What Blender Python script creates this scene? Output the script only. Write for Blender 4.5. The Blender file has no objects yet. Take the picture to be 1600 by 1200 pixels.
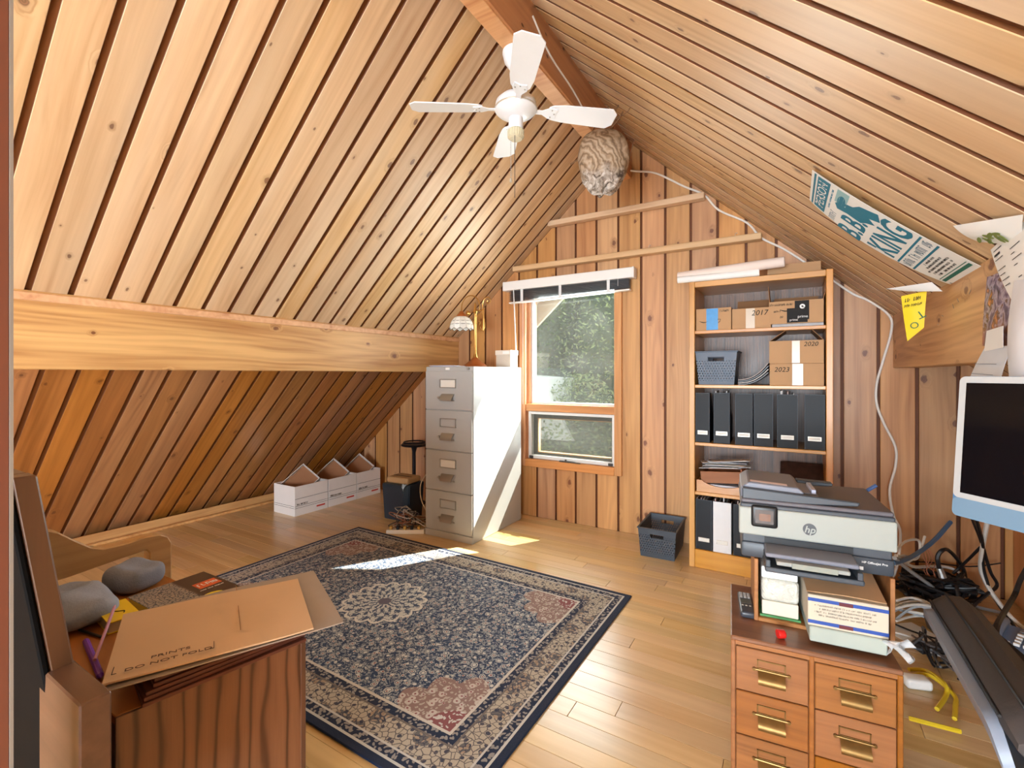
import bpy, bmesh, math, random
from mathutils import Vector, Matrix
R = random.Random(7)
sc = bpy.context.scene
C = sc.collection
PI = math.pi

# ---------------------------------------------------------------- camera, world, sun, exposure
cam_d = bpy.data.cameras.new('camera'); cam = bpy.data.objects.new('camera', cam_d); C.objects.link(cam)
cam.location = (0, 0, 1.26); cam.rotation_euler = (PI/2, 0, 0.5414)
cam_d.sensor_fit = 'HORIZONTAL'; cam_d.sensor_width = 36.0; cam_d.lens = 36.0*731.46/1600
cam_d.shift_y = -15.0/1600; cam_d.clip_start = 0.02
sc.camera = cam
world = bpy.data.worlds.new('world'); sc.world = world; world.use_nodes = True
bg = world.node_tree.nodes['Background']; bg.inputs[0].default_value = (0.80, 0.89, 1.0, 1); bg.inputs[1].default_value = 2.3
sun_d = bpy.data.lights.new('sun', 'SUN'); sun_d.energy = 24.0; sun_d.angle = 0.009; sun_d.color = (1.0, 0.94, 0.84)
sun = bpy.data.objects.new('sun', sun_d); C.objects.link(sun)
sun.rotation_euler = Vector((0.62, 1.0, 1.073)).to_track_quat('Z', 'Y').to_euler()
# added fill lamp at the unseen near window; daylight lamp in the far window
def area(name, loc, rot, sx, sy, power, col):
    l = bpy.data.lights.new(name, 'AREA'); l.shape = 'RECTANGLE'; l.size = sx; l.size_y = sy; l.energy = power; l.color = col
    o = bpy.data.objects.new(name, l); C.objects.link(o); o.location = loc; o.rotation_euler = rot; return o
area('near_window_fill', (-0.3, -3.26, 1.0), (PI/2, 0, 0), 2.7, 1.3, 262, (0.80, 0.91, 1.0))
area('far_window_daylight', (-1.63, 3.83, 1.25), (-PI/2, 0, 0), 0.78, 1.3, 24, (0.95, 0.98, 1.0)).data.spread = 2.3
vs = sc.view_settings; vs.view_transform = 'Standard'; vs.look = 'None'; vs.gamma = 1.0; vs.use_curve_mapping = False; vs.exposure = 0.56
sc.cycles.max_bounces = 7; sc.cycles.diffuse_bounces = 4; sc.cycles.glossy_bounces = 3; sc.cycles.transparent_max_bounces = 8
sc.cycles.use_adaptive_sampling = True; sc.cycles.adaptive_threshold = 0.08; sc.cycles.adaptive_min_samples = 16; sc.cycles.time_limit = 1100
sc.cycles.use_denoising = True; sc.cycles.sample_clamp_indirect = 6.0

# ---------------------------------------------------------------- helpers
class B:
    """collects shapes into one bmesh"""
    def __init__(s): s.bm = bmesh.new()
    def _m(s, vs, M):
        if M is not None: bmesh.ops.transform(s.bm, matrix=M, verts=vs)
    def box(s, x0, x1, y0, y1, z0, z1, bev=0.0, M=None, seg=1):
        r = bmesh.ops.create_cube(s.bm, size=1.0); v = r['verts']
        for q in v: q.co = Vector((x0+(q.co.x+.5)*(x1-x0), y0+(q.co.y+.5)*(y1-y0), z0+(q.co.z+.5)*(z1-z0)))
        s._m(v, M)
        if bev > 0:
            es = list({e for q in v for e in q.link_edges})
            bmesh.ops.bevel(s.bm, geom=es, offset=bev, segments=seg, affect='EDGES', profile=.5)
        return s
    def cyl(s, p0, p1, r0, r1=None, seg=16):
        r1 = r0 if r1 is None else r1
        p0, p1 = Vector(p0), Vector(p1); d = p1-p0
        M = Matrix.Translation((p0+p1)/2) @ d.to_track_quat('Z', 'Y').to_matrix().to_4x4()
        bmesh.ops.create_cone(s.bm, cap_ends=True, segments=seg, radius1=r0, radius2=r1, depth=d.length, matrix=M); return s
    def sph(s, c, rx, ry=None, rz=None, u=16, v=10):
        M = Matrix.Translation(c) @ Matrix.Diagonal((rx, ry or rx, rz or rx, 1))
        bmesh.ops.create_uvsphere(s.bm, u_segments=u, v_segments=v, radius=1.0, matrix=M); return s
    def tube(s, pts, r, seg=6, smooth=0, caps=True):
        P = [Vector(p) for p in pts]
        if smooth and len(P) > 2:
            Q = []
            for i in range(len(P)-1):
                a, b, c, d = P[max(i-1, 0)], P[i], P[i+1], P[min(i+2, len(P)-1)]
                for k in range(smooth):
                    t = k/smooth
                    Q.append(.5*((2*b)+(c-a)*t+(2*a-5*b+4*c-d)*t*t+(3*b-a-3*c+d)*t**3))
            Q.append(P[-1]); P = Q
        rings = []; up = Vector((0, 0, 1)); prev = None
        for i, p in enumerate(P):
            t = (P[min(i+1, len(P)-1)]-P[max(i-1, 0)])
            if t.length < 1e-9: t = Vector((0, 0, 1))
            t.normalize()
            if prev is None:
                a = t.orthogonal().normalized()
            else:
                a = prev-t*prev.dot(t)
                a = a.normalized() if a.length > 1e-6 else t.orthogonal().normalized()
            prev = a; b = t.cross(a)
            rr = r(i/(len(P)-1)) if callable(r) else r
            rings.append([s.bm.verts.new(p+(a*math.cos(2*PI*k/seg)+b*math.sin(2*PI*k/seg))*rr) for k in range(seg)])
        for A, D in zip(rings, rings[1:]):
            for k in range(seg): s.bm.faces.new((A[k], A[(k+1) % seg], D[(k+1) % seg], D[k]))
        if caps: s.bm.faces.new(rings[0][::-1]); s.bm.faces.new(rings[-1])
        return s
    def lathe(s, prof, seg=24, c=(0, 0, 0), M=None):
        c = Vector(c); rings = []; nv = []
        for r, z in prof:
            if r < 1e-6: ring = [s.bm.verts.new(c+Vector((0, 0, z)))]
            else: ring = [s.bm.verts.new(c+Vector((r*math.cos(2*PI*k/seg), r*math.sin(2*PI*k/seg), z))) for k in range(seg)]
            rings.append(ring); nv += ring
        for A, D in zip(rings, rings[1:]):
            for k in range(seg):
                k2 = (k+1) % seg
                if len(A) == 1 and len(D) == 1: break
                if len(A) == 1: s.bm.faces.new((A[0], D[k], D[k2]))
                elif len(D) == 1: s.bm.faces.new((A[k], D[0], A[k2]))
                else: s.bm.faces.new((A[k], D[k], D[k2], A[k2]))
        s._m(nv, M); return s
    def prism(s, poly, lo, hi, ax='z', M=None, bev=0):
        """polygon (2D) extruded along axis"""
        f = {'z': lambda p, h: (p[0], p[1], h), 'y': lambda p, h: (p[0], h, p[1]), 'x': lambda p, h: (h, p[0], p[1])}[ax]
        a = [s.bm.verts.new(f(p, lo)) for p in poly]; b = [s.bm.verts.new(f(p, hi)) for p in poly]; n = len(poly)
        fs = [s.bm.faces.new(a[::-1]), s.bm.faces.new(b)]
        for i in range(n): fs.append(s.bm.faces.new((a[i], a[(i+1) % n], b[(i+1) % n], b[i])))
        s._m(a+b, M)
        bmesh.ops.recalc_face_normals(s.bm, faces=fs)
        if bev: bmesh.ops.bevel(s.bm, geom=list({e for q in fs for e in q.edges}), offset=bev, segments=1, affect='EDGES')
        return s
    def sheet(s, fn, nu, nv, th=0.0):
        """surface fn(u,v) -> point; th gives it thickness along its normal"""
        def grid(off):
            G = []
            for i in range(nu+1):
                row = []
                for j in range(nv+1):
                    u, v = i/nu, j/nv; p = Vector(fn(u, v))
                    if off:
                        e = 1e-3
                        du = Vector(fn(min(u+e, 1), v))-Vector(fn(max(u-e, 0), v)); dv = Vector(fn(u, min(v+e, 1)))-Vector(fn(u, max(v-e, 0)))
                        p = p+du.cross(dv).normalized()*off
                    row.append(s.bm.verts.new(p))
                G.append(row)
            return G
        A = grid(0)
        for i in range(nu):
            for j in range(nv): s.bm.faces.new((A[i][j], A[i+1][j], A[i+1][j+1], A[i][j+1]))
        if th:
            D = grid(-th)
            for i in range(nu):
                for j in range(nv): s.bm.faces.new((D[i][j], D[i][j+1], D[i+1][j+1], D[i+1][j]))
            for i in range(nu):
                s.bm.faces.new((A[i+1][0], A[i][0], D[i][0], D[i+1][0])); s.bm.faces.new((A[i][nv], A[i+1][nv], D[i+1][nv], D[i][nv]))
            for j in range(nv):
                s.bm.faces.new((A[0][j], A[0][j+1], D[0][j+1], D[0][j])); s.bm.faces.new((A[nu][j+1], A[nu][j], D[nu][j], D[nu][j+1]))
        return s
    def mesh(s, name, mat, smooth=False):
        me = bpy.data.meshes.new(name); s.bm.normal_update(); s.bm.to_mesh(me); s.bm.free()
        if mat is not None: me.materials.append(mat)
        if smooth:
            for p in me.polygons: p.use_smooth = True
            try: me.set_sharp_from_angle(angle=math.radians(40))
            except Exception: pass
        return me

def link(name, me, parent=None, loc=None, rot=None):
    o = bpy.data.objects.new(name, me); C.objects.link(o)
    if parent is not None: o.parent = parent
    if loc is not None: o.location = loc
    if rot is not None: o.rotation_euler = rot
    return o
def obj(name, b, mat, parent=None, loc=None, rot=None, smooth=False, base=False):
    me = b.mesh(name, mat, smooth)
    if base and me.vertices:      # put the origin at the middle of the thing's underside
        n = len(me.vertices)
        xs = [v.co.x for v in me.vertices]; ys = [v.co.y for v in me.vertices]; zs = [v.co.z for v in me.vertices]
        q = Vector(((min(xs)+max(xs))/2, (min(ys)+max(ys))/2, min(zs)))
        me.transform(Matrix.Translation(-q)); loc = q if loc is None else Vector(loc)+q
    return link(name, me, parent, loc, rot)
def tag(o, label, cat, group=None, kind=None):
    o['label'] = label; o['category'] = cat
    if group: o['group'] = group
    if kind: o['kind'] = kind
    return o
def struct(o): o['kind'] = 'structure'; return o
def thing(name, label, cat, loc=(0, 0, 0), rotz=0.0, group=None, rot=None):
    o = bpy.data.objects.new(name, None); C.objects.link(o); o.empty_display_size = .1
    o.location = loc; o.rotation_euler = rot if rot is not None else (0, 0, rotz)
    return tag(o, label, cat, group)
def dup(root, loc, rotz=None, label=None):
    r = root.copy(); C.objects.link(r); r.location = loc
    if rotz is not None: r.rotation_euler = (0, 0, rotz)
    if label: r['label'] = label
    for ch in list(root.children):
        c = ch.copy(); C.objects.link(c); c.parent = r
        for g in list(ch.children):
            d = g.copy(); C.objects.link(d); d.parent = c
    return r
def text(name, s, size, mat, parent=None, loc=(0, 0, 0), rot=(0, 0, 0), ext=0.0004, shear=0.0, sx=1.0, align='CENTER', bold=0.0):
    cu = bpy.data.curves.new(name, 'FONT'); cu.body = s; cu.size = size; cu.extrude = ext; cu.align_x = align; cu.align_y = 'CENTER'
    cu.shear = shear; cu.resolution_u = 3; cu.offset = bold
    t = bpy.data.objects.new(name, cu); C.objects.link(t); bpy.context.view_layer.update()
    me = bpy.data.meshes.new_from_object(t.evaluated_get(bpy.context.evaluated_depsgraph_get()))
    bpy.data.objects.remove(t); bpy.data.curves.remove(cu)
    me.name = name
    if sx != 1.0: me.transform(Matrix.Diagonal((sx, 1, 1, 1)))
    me.materials.clear(); me.materials.append(mat)
    return link(name, me, parent, loc, rot)
def strokes(w, h, seed, slant=0.0):
    """a line of print too small to read: little upright and level strokes in a row, flat in xy"""
    rr = random.Random(seed); b = B(); x = -w/2
    while x < w/2-h*.3:
        cw = h*rr.uniform(.4, .75)
        if rr.random() < .14: x += cw; continue
        t = h*.13; sh = Matrix(((1, slant, 0, 0), (0, 1, 0, 0), (0, 0, 1, 0), (0, 0, 0, 1)))
        b.box(x, x+t, -h/2, h/2*rr.uniform(.5, 1), 0, .0004, M=sh)
        if rr.random() < .7: b.box(x+cw*.55, x+cw*.55+t, -h/2*rr.uniform(.3, 1), h/2*rr.uniform(.3, 1), 0, .0004, M=sh)
        k = rr.choice((-.42, 0, .36)); b.box(x, x+cw*.62, k*h, k*h+t, 0, .0004, M=sh)
        x += cw
    return b
def frame(o, x, y):
    """rotation matrix whose columns are the directions x, y and their normal, placed at o"""
    x = Vector(x).normalized(); y = Vector(y); y = (y-x*y.dot(x)).normalized(); z = x.cross(y)
    M = Matrix((x, y, z)).transposed().to_4x4(); M.translation = Vector(o); return M

# ---------------------------------------------------------------- materials
def srgb(r, g, b):
    f = lambda c: ((c/255+.055)/1.055)**2.4 if c/255 > .04045 else c/255/12.92
    return (f(r), f(g), f(b), 1)
class N:
    def __init__(s, name):
        s.m = bpy.data.materials.new(name); s.m.use_nodes = True; s.t = s.m.node_tree
        s.b = s.t.nodes['Principled BSDF']
    def n(s, ty, **kw):
        q = s.t.nodes.new(ty)
        for k, v in kw.items(): setattr(q, k, v)
        return q
    def l(s, a, b): s.t.links.new(a, b)
    def math(s, op, a, b=None, c=None, clamp=False):
        q = s.n('ShaderNodeMath', operation=op); q.use_clamp = clamp
        for i, v in enumerate((a, b, c)):
            if v is None: continue
            if isinstance(v, (int, float)): q.inputs[i].default_value = v
            else: s.l(v, q.inputs[i])
        return q.outputs[0]
    def mix(s, f, a, b, ty='MIX'):
        q = s.n('ShaderNodeMix', data_type='RGBA', blend_type=ty)
        for i, v in ((0, f), (6, a), (7, b)):
            if isinstance(v, (int, float)): q.inputs[i].default_value = v
            elif isinstance(v, tuple): q.inputs[i].default_value = v
            else: s.l(v, q.inputs[i])
        return q.outputs[2]
    def ramp(s, f, stops, const=False):
        q = s.n('ShaderNodeValToRGB'); e = q.color_ramp.elements
        if const: q.color_ramp.interpolation = 'CONSTANT'
        while len(e) < len(stops): e.new(.5)
        for el, (p, c) in zip(e, stops): el.position = p; el.color = c
        s.l(f, q.inputs[0]); return q.outputs[0]
    def step(s, v, a, b):
        q = s.n('ShaderNodeMapRange', interpolation_type='SMOOTHSTEP')
        s.l(v, q.inputs[0]); q.inputs[1].default_value = a; q.inputs[2].default_value = b; return q.outputs[0]
    def co(s): return s.n('ShaderNodeTexCoord').outputs['Object']
    def scale(s, v, k):
        q = s.n('ShaderNodeVectorMath', operation='MULTIPLY'); s.l(v, q.inputs[0]); q.inputs[1].default_value = k; return q.outputs[0]
    def vadd(s, a, b):
        q = s.n('ShaderNodeVectorMath', operation='ADD'); s.l(a, q.inputs[0]); s.l(b, q.inputs[1]); return q.outputs[0]
    def noise(s, v, sc=1.0, det=2.0, dis=0.0, rough=.5):
        q = s.n('ShaderNodeTexNoise'); s.l(v, q.inputs['Vector']); q.inputs['Scale'].default_value = sc
        q.inputs['Detail'].default_value = det; q.inputs['Distortion'].default_value = dis; q.inputs['Roughness'].default_value = rough
        return q.outputs['Fac']
    def voro(s, v, sc, feat='F1', dim='3D'):
        q = s.n('ShaderNodeTexVoronoi', feature=feat, voronoi_dimensions=dim); s.l(v, q.inputs['Vector']); q.inputs['Scale'].default_value = sc; return q
    def bump(s, h, st=.2, d=.01):
        q = s.n('ShaderNodeBump'); q.inputs['Strength'].default_value = st; q.inputs['Distance'].default_value = d
        s.l(h, q.inputs['Height']); s.l(q.outputs[0], s.b.inputs['Normal'])
    def col(s, c):
        if isinstance(c, tuple): s.b.inputs['Base Color'].default_value = c
        else: s.l(c, s.b.inputs['Base Color'])
    def set(s, **kw):
        for k, v in kw.items(): s.b.inputs[k.replace('_', ' ')].default_value = v
        return s
def plain(name, c, rough=.5, metal=0.0, var=.06, sc=14.0, bump=0.0, spec=.5, **kw):
    q = N(name); v = q.co(); f = q.noise(v, sc, 3)
    hi = tuple(min(1, x*(1+var)) for x in c[:3])+(1,); lo = tuple(x*(1-var) for x in c[:3])+(1,)
    q.col(q.mix(f, lo, hi)); q.set(Roughness=rough, Metallic=metal); q.b.inputs['Specular IOR Level'].default_value = spec
    if bump: q.bump(q.noise(v, sc*6, 3), bump, .004)
    for k, x in kw.items(): q.b.inputs[k.replace('_', ' ')].default_value = x
    return q.m
def wood(name, dark, light, axis='X', knots=0.0, fine=60.0, broad=13.0, rough=.5, var=.14, kscale=5.5, contrast=1.0, kcol=(70, 38, 20), coat=0.0, grey=None, patch=None, huevar=.006):
    q = N(name); v = q.co()
    if axis != 'X':
        sp = q.n('ShaderNodeSeparateXYZ'); q.l(v, sp.inputs[0]); cb = q.n('ShaderNodeCombineXYZ')
        o = {'Y': 'YXZ', 'Z': 'ZYX'}[axis]
        for i, a in enumerate(o): q.l(sp.outputs['XYZ'.index(a)], cb.inputs[i])
        v = cb.outputs[0]
    oi = q.n('ShaderNodeObjectInfo').outputs['Random']
    cb = q.n('ShaderNodeCombineXYZ')
    for i, k in enumerate((17.3, 7.1, 11.7)): q.l(q.math('MULTIPLY', oi, k), cb.inputs[i])
    v = q.vadd(v, cb.outputs[0])
    halo = km = None
    if knots > 0:
        spk = q.n('ShaderNodeSeparateXYZ'); q.l(v, spk.inputs[0]); cbk = q.n('ShaderNodeCombineXYZ'); q.l(q.math('MULTIPLY', spk.outputs[0], .8), cbk.inputs[0]); q.l(q.math('MULTIPLY', q.math('ADD', spk.outputs[1], spk.outputs[2]), 1.25), cbk.inputs[1])
        vk = q.voro(cbk.outputs[0], kscale, 'F1', '2D')
        sp = q.n('ShaderNodeSeparateColor'); q.l(vk.outputs['Color'], sp.inputs[0])
        d = q.math('ADD', vk.outputs['Distance'], q.math('MULTIPLY', q.math('SUBTRACT', q.noise(v, 60, 0), .5), .05))
        on = q.math('LESS_THAN', sp.outputs[0], knots)
        rad = q.math('MULTIPLY_ADD', sp.outputs[1], .075, .022)
        rel = q.math('DIVIDE', d, rad)
        km = q.math('MULTIPLY', on, q.math('SUBTRACT', 1.0, q.step(rel, .6, 1.0)))
        halo = q.math('MULTIPLY', on, q.math('SUBTRACT', 1.0, q.step(rel, .8, 2.6)))
        ring = q.math('MULTIPLY', q.math('SINE', q.math('MULTIPLY', rel, 16.0)), .25)
    wv = q.noise(q.scale(v, (.8, 2.0, 2.0)), 1.2, 2)
    off = q.math('MULTIPLY', q.math('SUBTRACT', wv, .5), .07)
    if halo is not None: off = q.math('ADD', off, q.math('MULTIPLY', halo, .05))
    cb = q.n('ShaderNodeCombineXYZ'); q.l(off, cb.inputs[1]); q.l(off, cb.inputs[2]); v2 = q.vadd(v, cb.outputs[0])
    g1 = q.noise(q.scale(v2, (1.6, fine, fine)), 1.0, 2.5, 0, .6)
    g2 = q.noise(q.scale(v2, (.5, broad, broad)), 1.0, 2, .5)
    rings = q.math('SINE', q.math('MULTIPLY', q.noise(q.scale(v2, (.35, broad*.45, broad*.45)), 1.0, 1), 60.0))
    f = q.math('ADD', q.math('MULTIPLY', g1, .45*contrast), q.math('MULTIPLY_ADD', g2, .75*contrast, .5-.6*contrast))
    f = q.math('ADD', f, q.math('MULTIPLY', rings, .07*contrast))
    c = q.ramp(f, [(.12, dark), (.42, tuple((a*.45+b*.55) for a, b in zip(dark, light))), (.78, light)])
    if patch is not None:   # large weathered zones of the boards
        pf = q.step(q.noise(q.scale(v, (.7, 5.0, 5.0)), 1.1, 3), .45, .75); c = q.mix(q.math('MULTIPLY', pf, .55), c, patch)
    if km is not None:
        c = q.mix(q.math('MULTIPLY', halo, .24), c, tuple(x*.62 for x in dark[:3])+(1,))
        kc = q.mix(q.math('ADD', ring, .35, clamp=True), srgb(*kcol), srgb(*[min(255, x*1.75) for x in kcol]))
        c = q.mix(q.math('MULTIPLY', km, .85), c, kc)
    hs = q.n('ShaderNodeHueSaturation'); q.l(c, hs.inputs['Color'])
    q.l(q.math('MULTIPLY_ADD', oi, 2*var, 1-var), hs.inputs['Value'])
    oi2 = q.math('FRACT', q.math('MULTIPLY', oi, 7.31)); q.l(q.math('MULTIPLY_ADD', oi2, 2*huevar, .5-huevar), hs.inputs['Hue'])
    q.l(q.math('MULTIPLY_ADD', q.math('FRACT', q.math('MULTIPLY', oi, 3.77)), .2, .88), hs.inputs['Saturation'])
    q.col(hs.outputs[0]); q.set(Roughness=rough); q.b.inputs['Coat Weight'].default_value = coat; q.b.inputs['Coat Roughness'].default_value = .25
    q.bump(f, .12, .002)
    return q.m

M = {}
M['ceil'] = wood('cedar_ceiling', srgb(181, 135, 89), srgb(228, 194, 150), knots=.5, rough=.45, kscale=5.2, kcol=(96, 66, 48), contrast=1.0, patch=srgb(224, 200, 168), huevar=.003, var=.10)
M['ceillow'] = wood('varnished_shaded_cedar', srgb(144, 88, 42), srgb(196, 134, 74), knots=.42, rough=.3, kscale=4.6, kcol=(92, 54, 30), contrast=1.1, huevar=.004, var=.16)  # amber varnish plus the shade below the beam, both put into the colour
M['ceilback'] = wood('cedar_ceiling_channel_shade', srgb(92, 52, 26), srgb(122, 74, 40), rough=.75, var=0.0)  # shade in the plank grooves put into a darker wood colour
M['wallw'] = wood('cedar_wall', srgb(156, 104, 60), srgb(212, 160, 106), knots=.45, rough=.45, kscale=4.2, kcol=(84, 46, 30), var=.16, huevar=.005)
M['wallback'] = wood('cedar_wall_channel_shade', srgb(90, 46, 22), srgb(120, 66, 34), axis='Z', rough=.6)  # shade in the wall grooves put into the colour as well
M['beam'] = wood('fir_beam', srgb(172, 116, 60), srgb(222, 176, 112), axis='Y', knots=.5, rough=.45, kscale=3.8, contrast=1.5, kcol=(90, 48, 24), var=.03)
M['floor'] = wood('maple_floor', srgb(188, 148, 96), srgb(226, 194, 142), knots=.06, rough=.28, fine=45, kscale=3, var=.12, contrast=.8, coat=.25)
M['floorback'] = plain('floor_joint', srgb(96, 60, 32), .8)
M['fir'] = wood('fir_trim', srgb(190, 124, 70), srgb(232, 186, 130), rough=.5)
M['casing'] = wood('window_casing', srgb(176, 110, 60), srgb(222, 160, 104), axis='Z', rough=.45)
M['casingh'] = wood('window_casing_flat', srgb(176, 110, 60), srgb(222, 160, 104), axis='X', rough=.45)
M['outer'] = plain('white_painted_soffit', srgb(222, 218, 208), .8)
M['white'] = plain('white_enamel', srgb(240, 240, 238), .35, var=.02)
M['whitemetal'] = plain('white_aluminium', srgb(226, 228, 230), .4, .0, var=.03)
M['steelgrey'] = plain('grey_edge', srgb(150, 146, 142), .5)
M['darkrub'] = plain('dark_seal', srgb(70, 66, 64), .7)
M['black'] = plain('black_plastic', srgb(24, 25, 28), .4)
M['paper'] = plain('white_paper', srgb(238, 238, 236), .85, var=.02)
M['ink'] = plain('black_ink', srgb(30, 28, 28), .8)
q = N('window_glass'); q.col((1, 1, 1, 1)); q.set(Roughness=0.0)
g = q.n('ShaderNodeBsdfTransparent'); g.inputs[0].default_value = (.93, .96, .94, 1); gl = q.n('ShaderNodeBsdfGlossy'); gl.inputs['Roughness'].default_value = .03
fr = q.n('ShaderNodeLayerWeight'); mx = q.n('ShaderNodeMixShader'); q.l(q.math('MULTIPLY_ADD', q.math('POWER', fr.outputs['Facing'], 4.0), .5, .035), mx.inputs[0]); q.l(g.outputs[0], mx.inputs[1]); q.l(gl.outputs[0], mx.inputs[2])
# a film of dust that catches the light
df = q.n('ShaderNodeBsdfTranslucent'); df.inputs[0].default_value = (.9, .92, .88, 1); mx2 = q.n('ShaderNodeMixShader'); q.l(q.math('MULTIPLY', q.noise(q.co(), 5, 3), .012), mx2.inputs[0]); q.l(mx.outputs[0], mx2.inputs[1]); q.l(df.outputs[0], mx2.inputs[2])
q.l(mx2.outputs[0], q.t.nodes['Material Output'].inputs[0]); M['glass'] = q.m

# ---------------------------------------------------------------- the room shell
RX, RZ, SL, WY, NY = -1.145, 3.125, 0.9, 3.667, -3.30
TH = math.atan(SL); cT, sT = math.cos(TH), math.sin(TH)
def zc(x): return RZ-SL*abs(x-RX)
def slope_frame(side):
    if side < 0: m = Matrix(((-cT, 0, sT), (0, 1, 0), (-sT, 0, -cT)))
    else: m = Matrix(((cT, 0, -sT), (0, -1, 0), (-sT, 0, -cT)))
    m = m.to_4x4(); m.translation = (RX, 0, RZ); return m
PITCH, L = 0.139, 4.95
for side, nm, lab in ((-1, 'ceiling_left', ''), (1, 'ceiling_right', '')):
    b = B()
    y0, y1 = (NY-.1, WY+.15) if side < 0 else (-(WY+.15), -(NY-.1))
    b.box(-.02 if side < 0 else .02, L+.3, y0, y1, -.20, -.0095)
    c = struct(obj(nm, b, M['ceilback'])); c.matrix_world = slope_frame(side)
    def plank_mesh(l0, l1, mat):
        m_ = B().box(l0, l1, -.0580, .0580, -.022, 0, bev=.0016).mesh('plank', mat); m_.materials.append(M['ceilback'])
        for p_ in m_.polygons:          # groove shade put into the colour: plank edges as dark as the channel
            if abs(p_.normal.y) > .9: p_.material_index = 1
        return m_
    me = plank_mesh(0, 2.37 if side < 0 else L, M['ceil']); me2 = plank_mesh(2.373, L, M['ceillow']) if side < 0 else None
    k = -29
    while True:
        yc = .651+.0695+PITCH*k; k += 1
        if yc-.058 > WY: break
        w = 1.0
        p = link('plank', me, c)
        if yc+.058 > WY: p.scale = (1, (WY-(yc-.058))/.116, 1); yc = (WY+yc-.058)/2
        p.location = (.01, yc if side < 0 else -yc, 0)
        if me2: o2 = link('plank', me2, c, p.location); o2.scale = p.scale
# gable overhang fascia beyond the far wall
for side in (-1, 1):
    f = struct(obj('roof_overhang', B().box(0, L, -.86, -.15, -.2, -.01) if side > 0 else B().box(0, L, .15, .86, -.2, -.01), M['outer']))
    m = slope_frame(side); m.translation = m.translation+Vector((0, WY, 0)); f.matrix_world = m
    obj('fascia', B().box(0, L, -.88, -.84, -.2, .16) if side > 0 else B().box(0, L, .84, .88, -.2, .16), M['outer'], f)
rb = struct(obj('ridge_beam', B().box(-.05, .05, NY, WY, 2.82, 3.10, bev=.006), wood('ridge_beam_fir', srgb(160, 96, 42), srgb(212, 150, 84), axis='Y', knots=.15, rough=.5), loc=(RX, 0, 0)))
# bounce light on the ridge beam underside, put into a paler strip
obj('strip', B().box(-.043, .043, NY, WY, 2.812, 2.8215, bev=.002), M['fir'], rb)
for x0, x1, z0, z1, zs in ((-2.953, -2.813, 1.282, 1.578, 1.622), (.523, .663, 1.299, 1.604, 1.612)):
    pb = struct(obj('purlin_beam', B().box(-.07, .07, NY, WY-.001, z0, zc(x1 if x0 < 0 else x0)-.001, bev=.004), M['beam'], loc=((x0+x1)/2, 0, 0)))
    if x0 < 0: obj('strip', B().box(.069, .079, NY, WY-.001, z1, 1.613, bev=.003), M['fir'], pb)

# floor
fl = struct(obj('floor', B().box(-5.2, 2.9, NY-.1, WY+.12, -.2, -.012), M['floorback']))
FW = .0905; rest = B(); nplank = 0; cache = {}
r = 0; y = WY-.002
while y > NY:
    x = -4.62-R.random()*.6
    while x < 2.3:
        ln = R.choice((.38, .52, .7, .85, 1.05, 1.25, 1.5)); x1 = x+ln
        cx, cy = x+ln/2, y-FW/2
        hid = (-3.0 < x and x1 < -.85 and 1.1 < cy < 2.55) or cy < 1.22 or x > 1.15 or (cy < 1.7 and x > .5)
        if hid: rest.box(x+.0008, x1-.0008, y-FW+.0008, y-.0008, -.012, 0)
        else:
            if ln not in cache: cache[ln] = B().box(-ln/2+.0008, ln/2-.0008, -FW/2+.0008, FW/2-.0008, -.012, 0, bev=.0008).mesh('plank', M['floor'])
            link('plank', cache[ln], fl, (cx, cy, 0)); nplank += 1
        x = x1
    y -= FW
st = obj('planks', rest, M['floor'], fl); st['kind'] = 'stuff'
print('floor planks', nplank)

# far gable wall with the window opening
HX0, HX1, HZ0, HZ1 = -2.055, -1.205, .50, 2.03
b = B()
def gable(x0, x1, zlo, zhi, ya, yb, bb, drop=0.0):
    """piece of a gable wall between x0 and x1, under the roof"""
    xs = [x0]+([RX] if x0 < RX < x1 else [])+[x1]
    top = [(x, min(zhi, zc(x)-drop)) for x in xs]
    if all(t[1] <= zlo+.004 for t in top): return False
    poly = [(x0, zlo)] if top[0][1] > zlo+1e-4 else []
    poly += top and [t for t in top if t[1] > zlo+1e-4] or []
    if top[0][1] <= zlo+1e-4: poly = [(RX-(RZ-drop-zlo)/SL, zlo)]+poly
    if top[-1][1] > zlo+1e-4: poly.append((x1, zlo))
    else: poly.append((RX+(RZ-drop-zlo)/SL, zlo))
    if min(top[0][1], top[-1][1]) < zhi < max(top[0][1], top[-1][1])+1e-9 and len(xs) == 2:
        pass
    bb.prism(poly[::-1], ya, yb, 'y'); return True
YB = WY+.016
gable(-4.9, HX0, 0, 9, YB, YB+.13, b); gable(HX1, 2.6, 0, 9, YB, YB+.13, b)
gable(HX0, HX1, 0, HZ0, YB, YB+.13, b); gable(HX0, HX1, HZ1, 9, YB, YB+.13, b)
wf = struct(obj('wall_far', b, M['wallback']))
WP = .1845; k = -16
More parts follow.
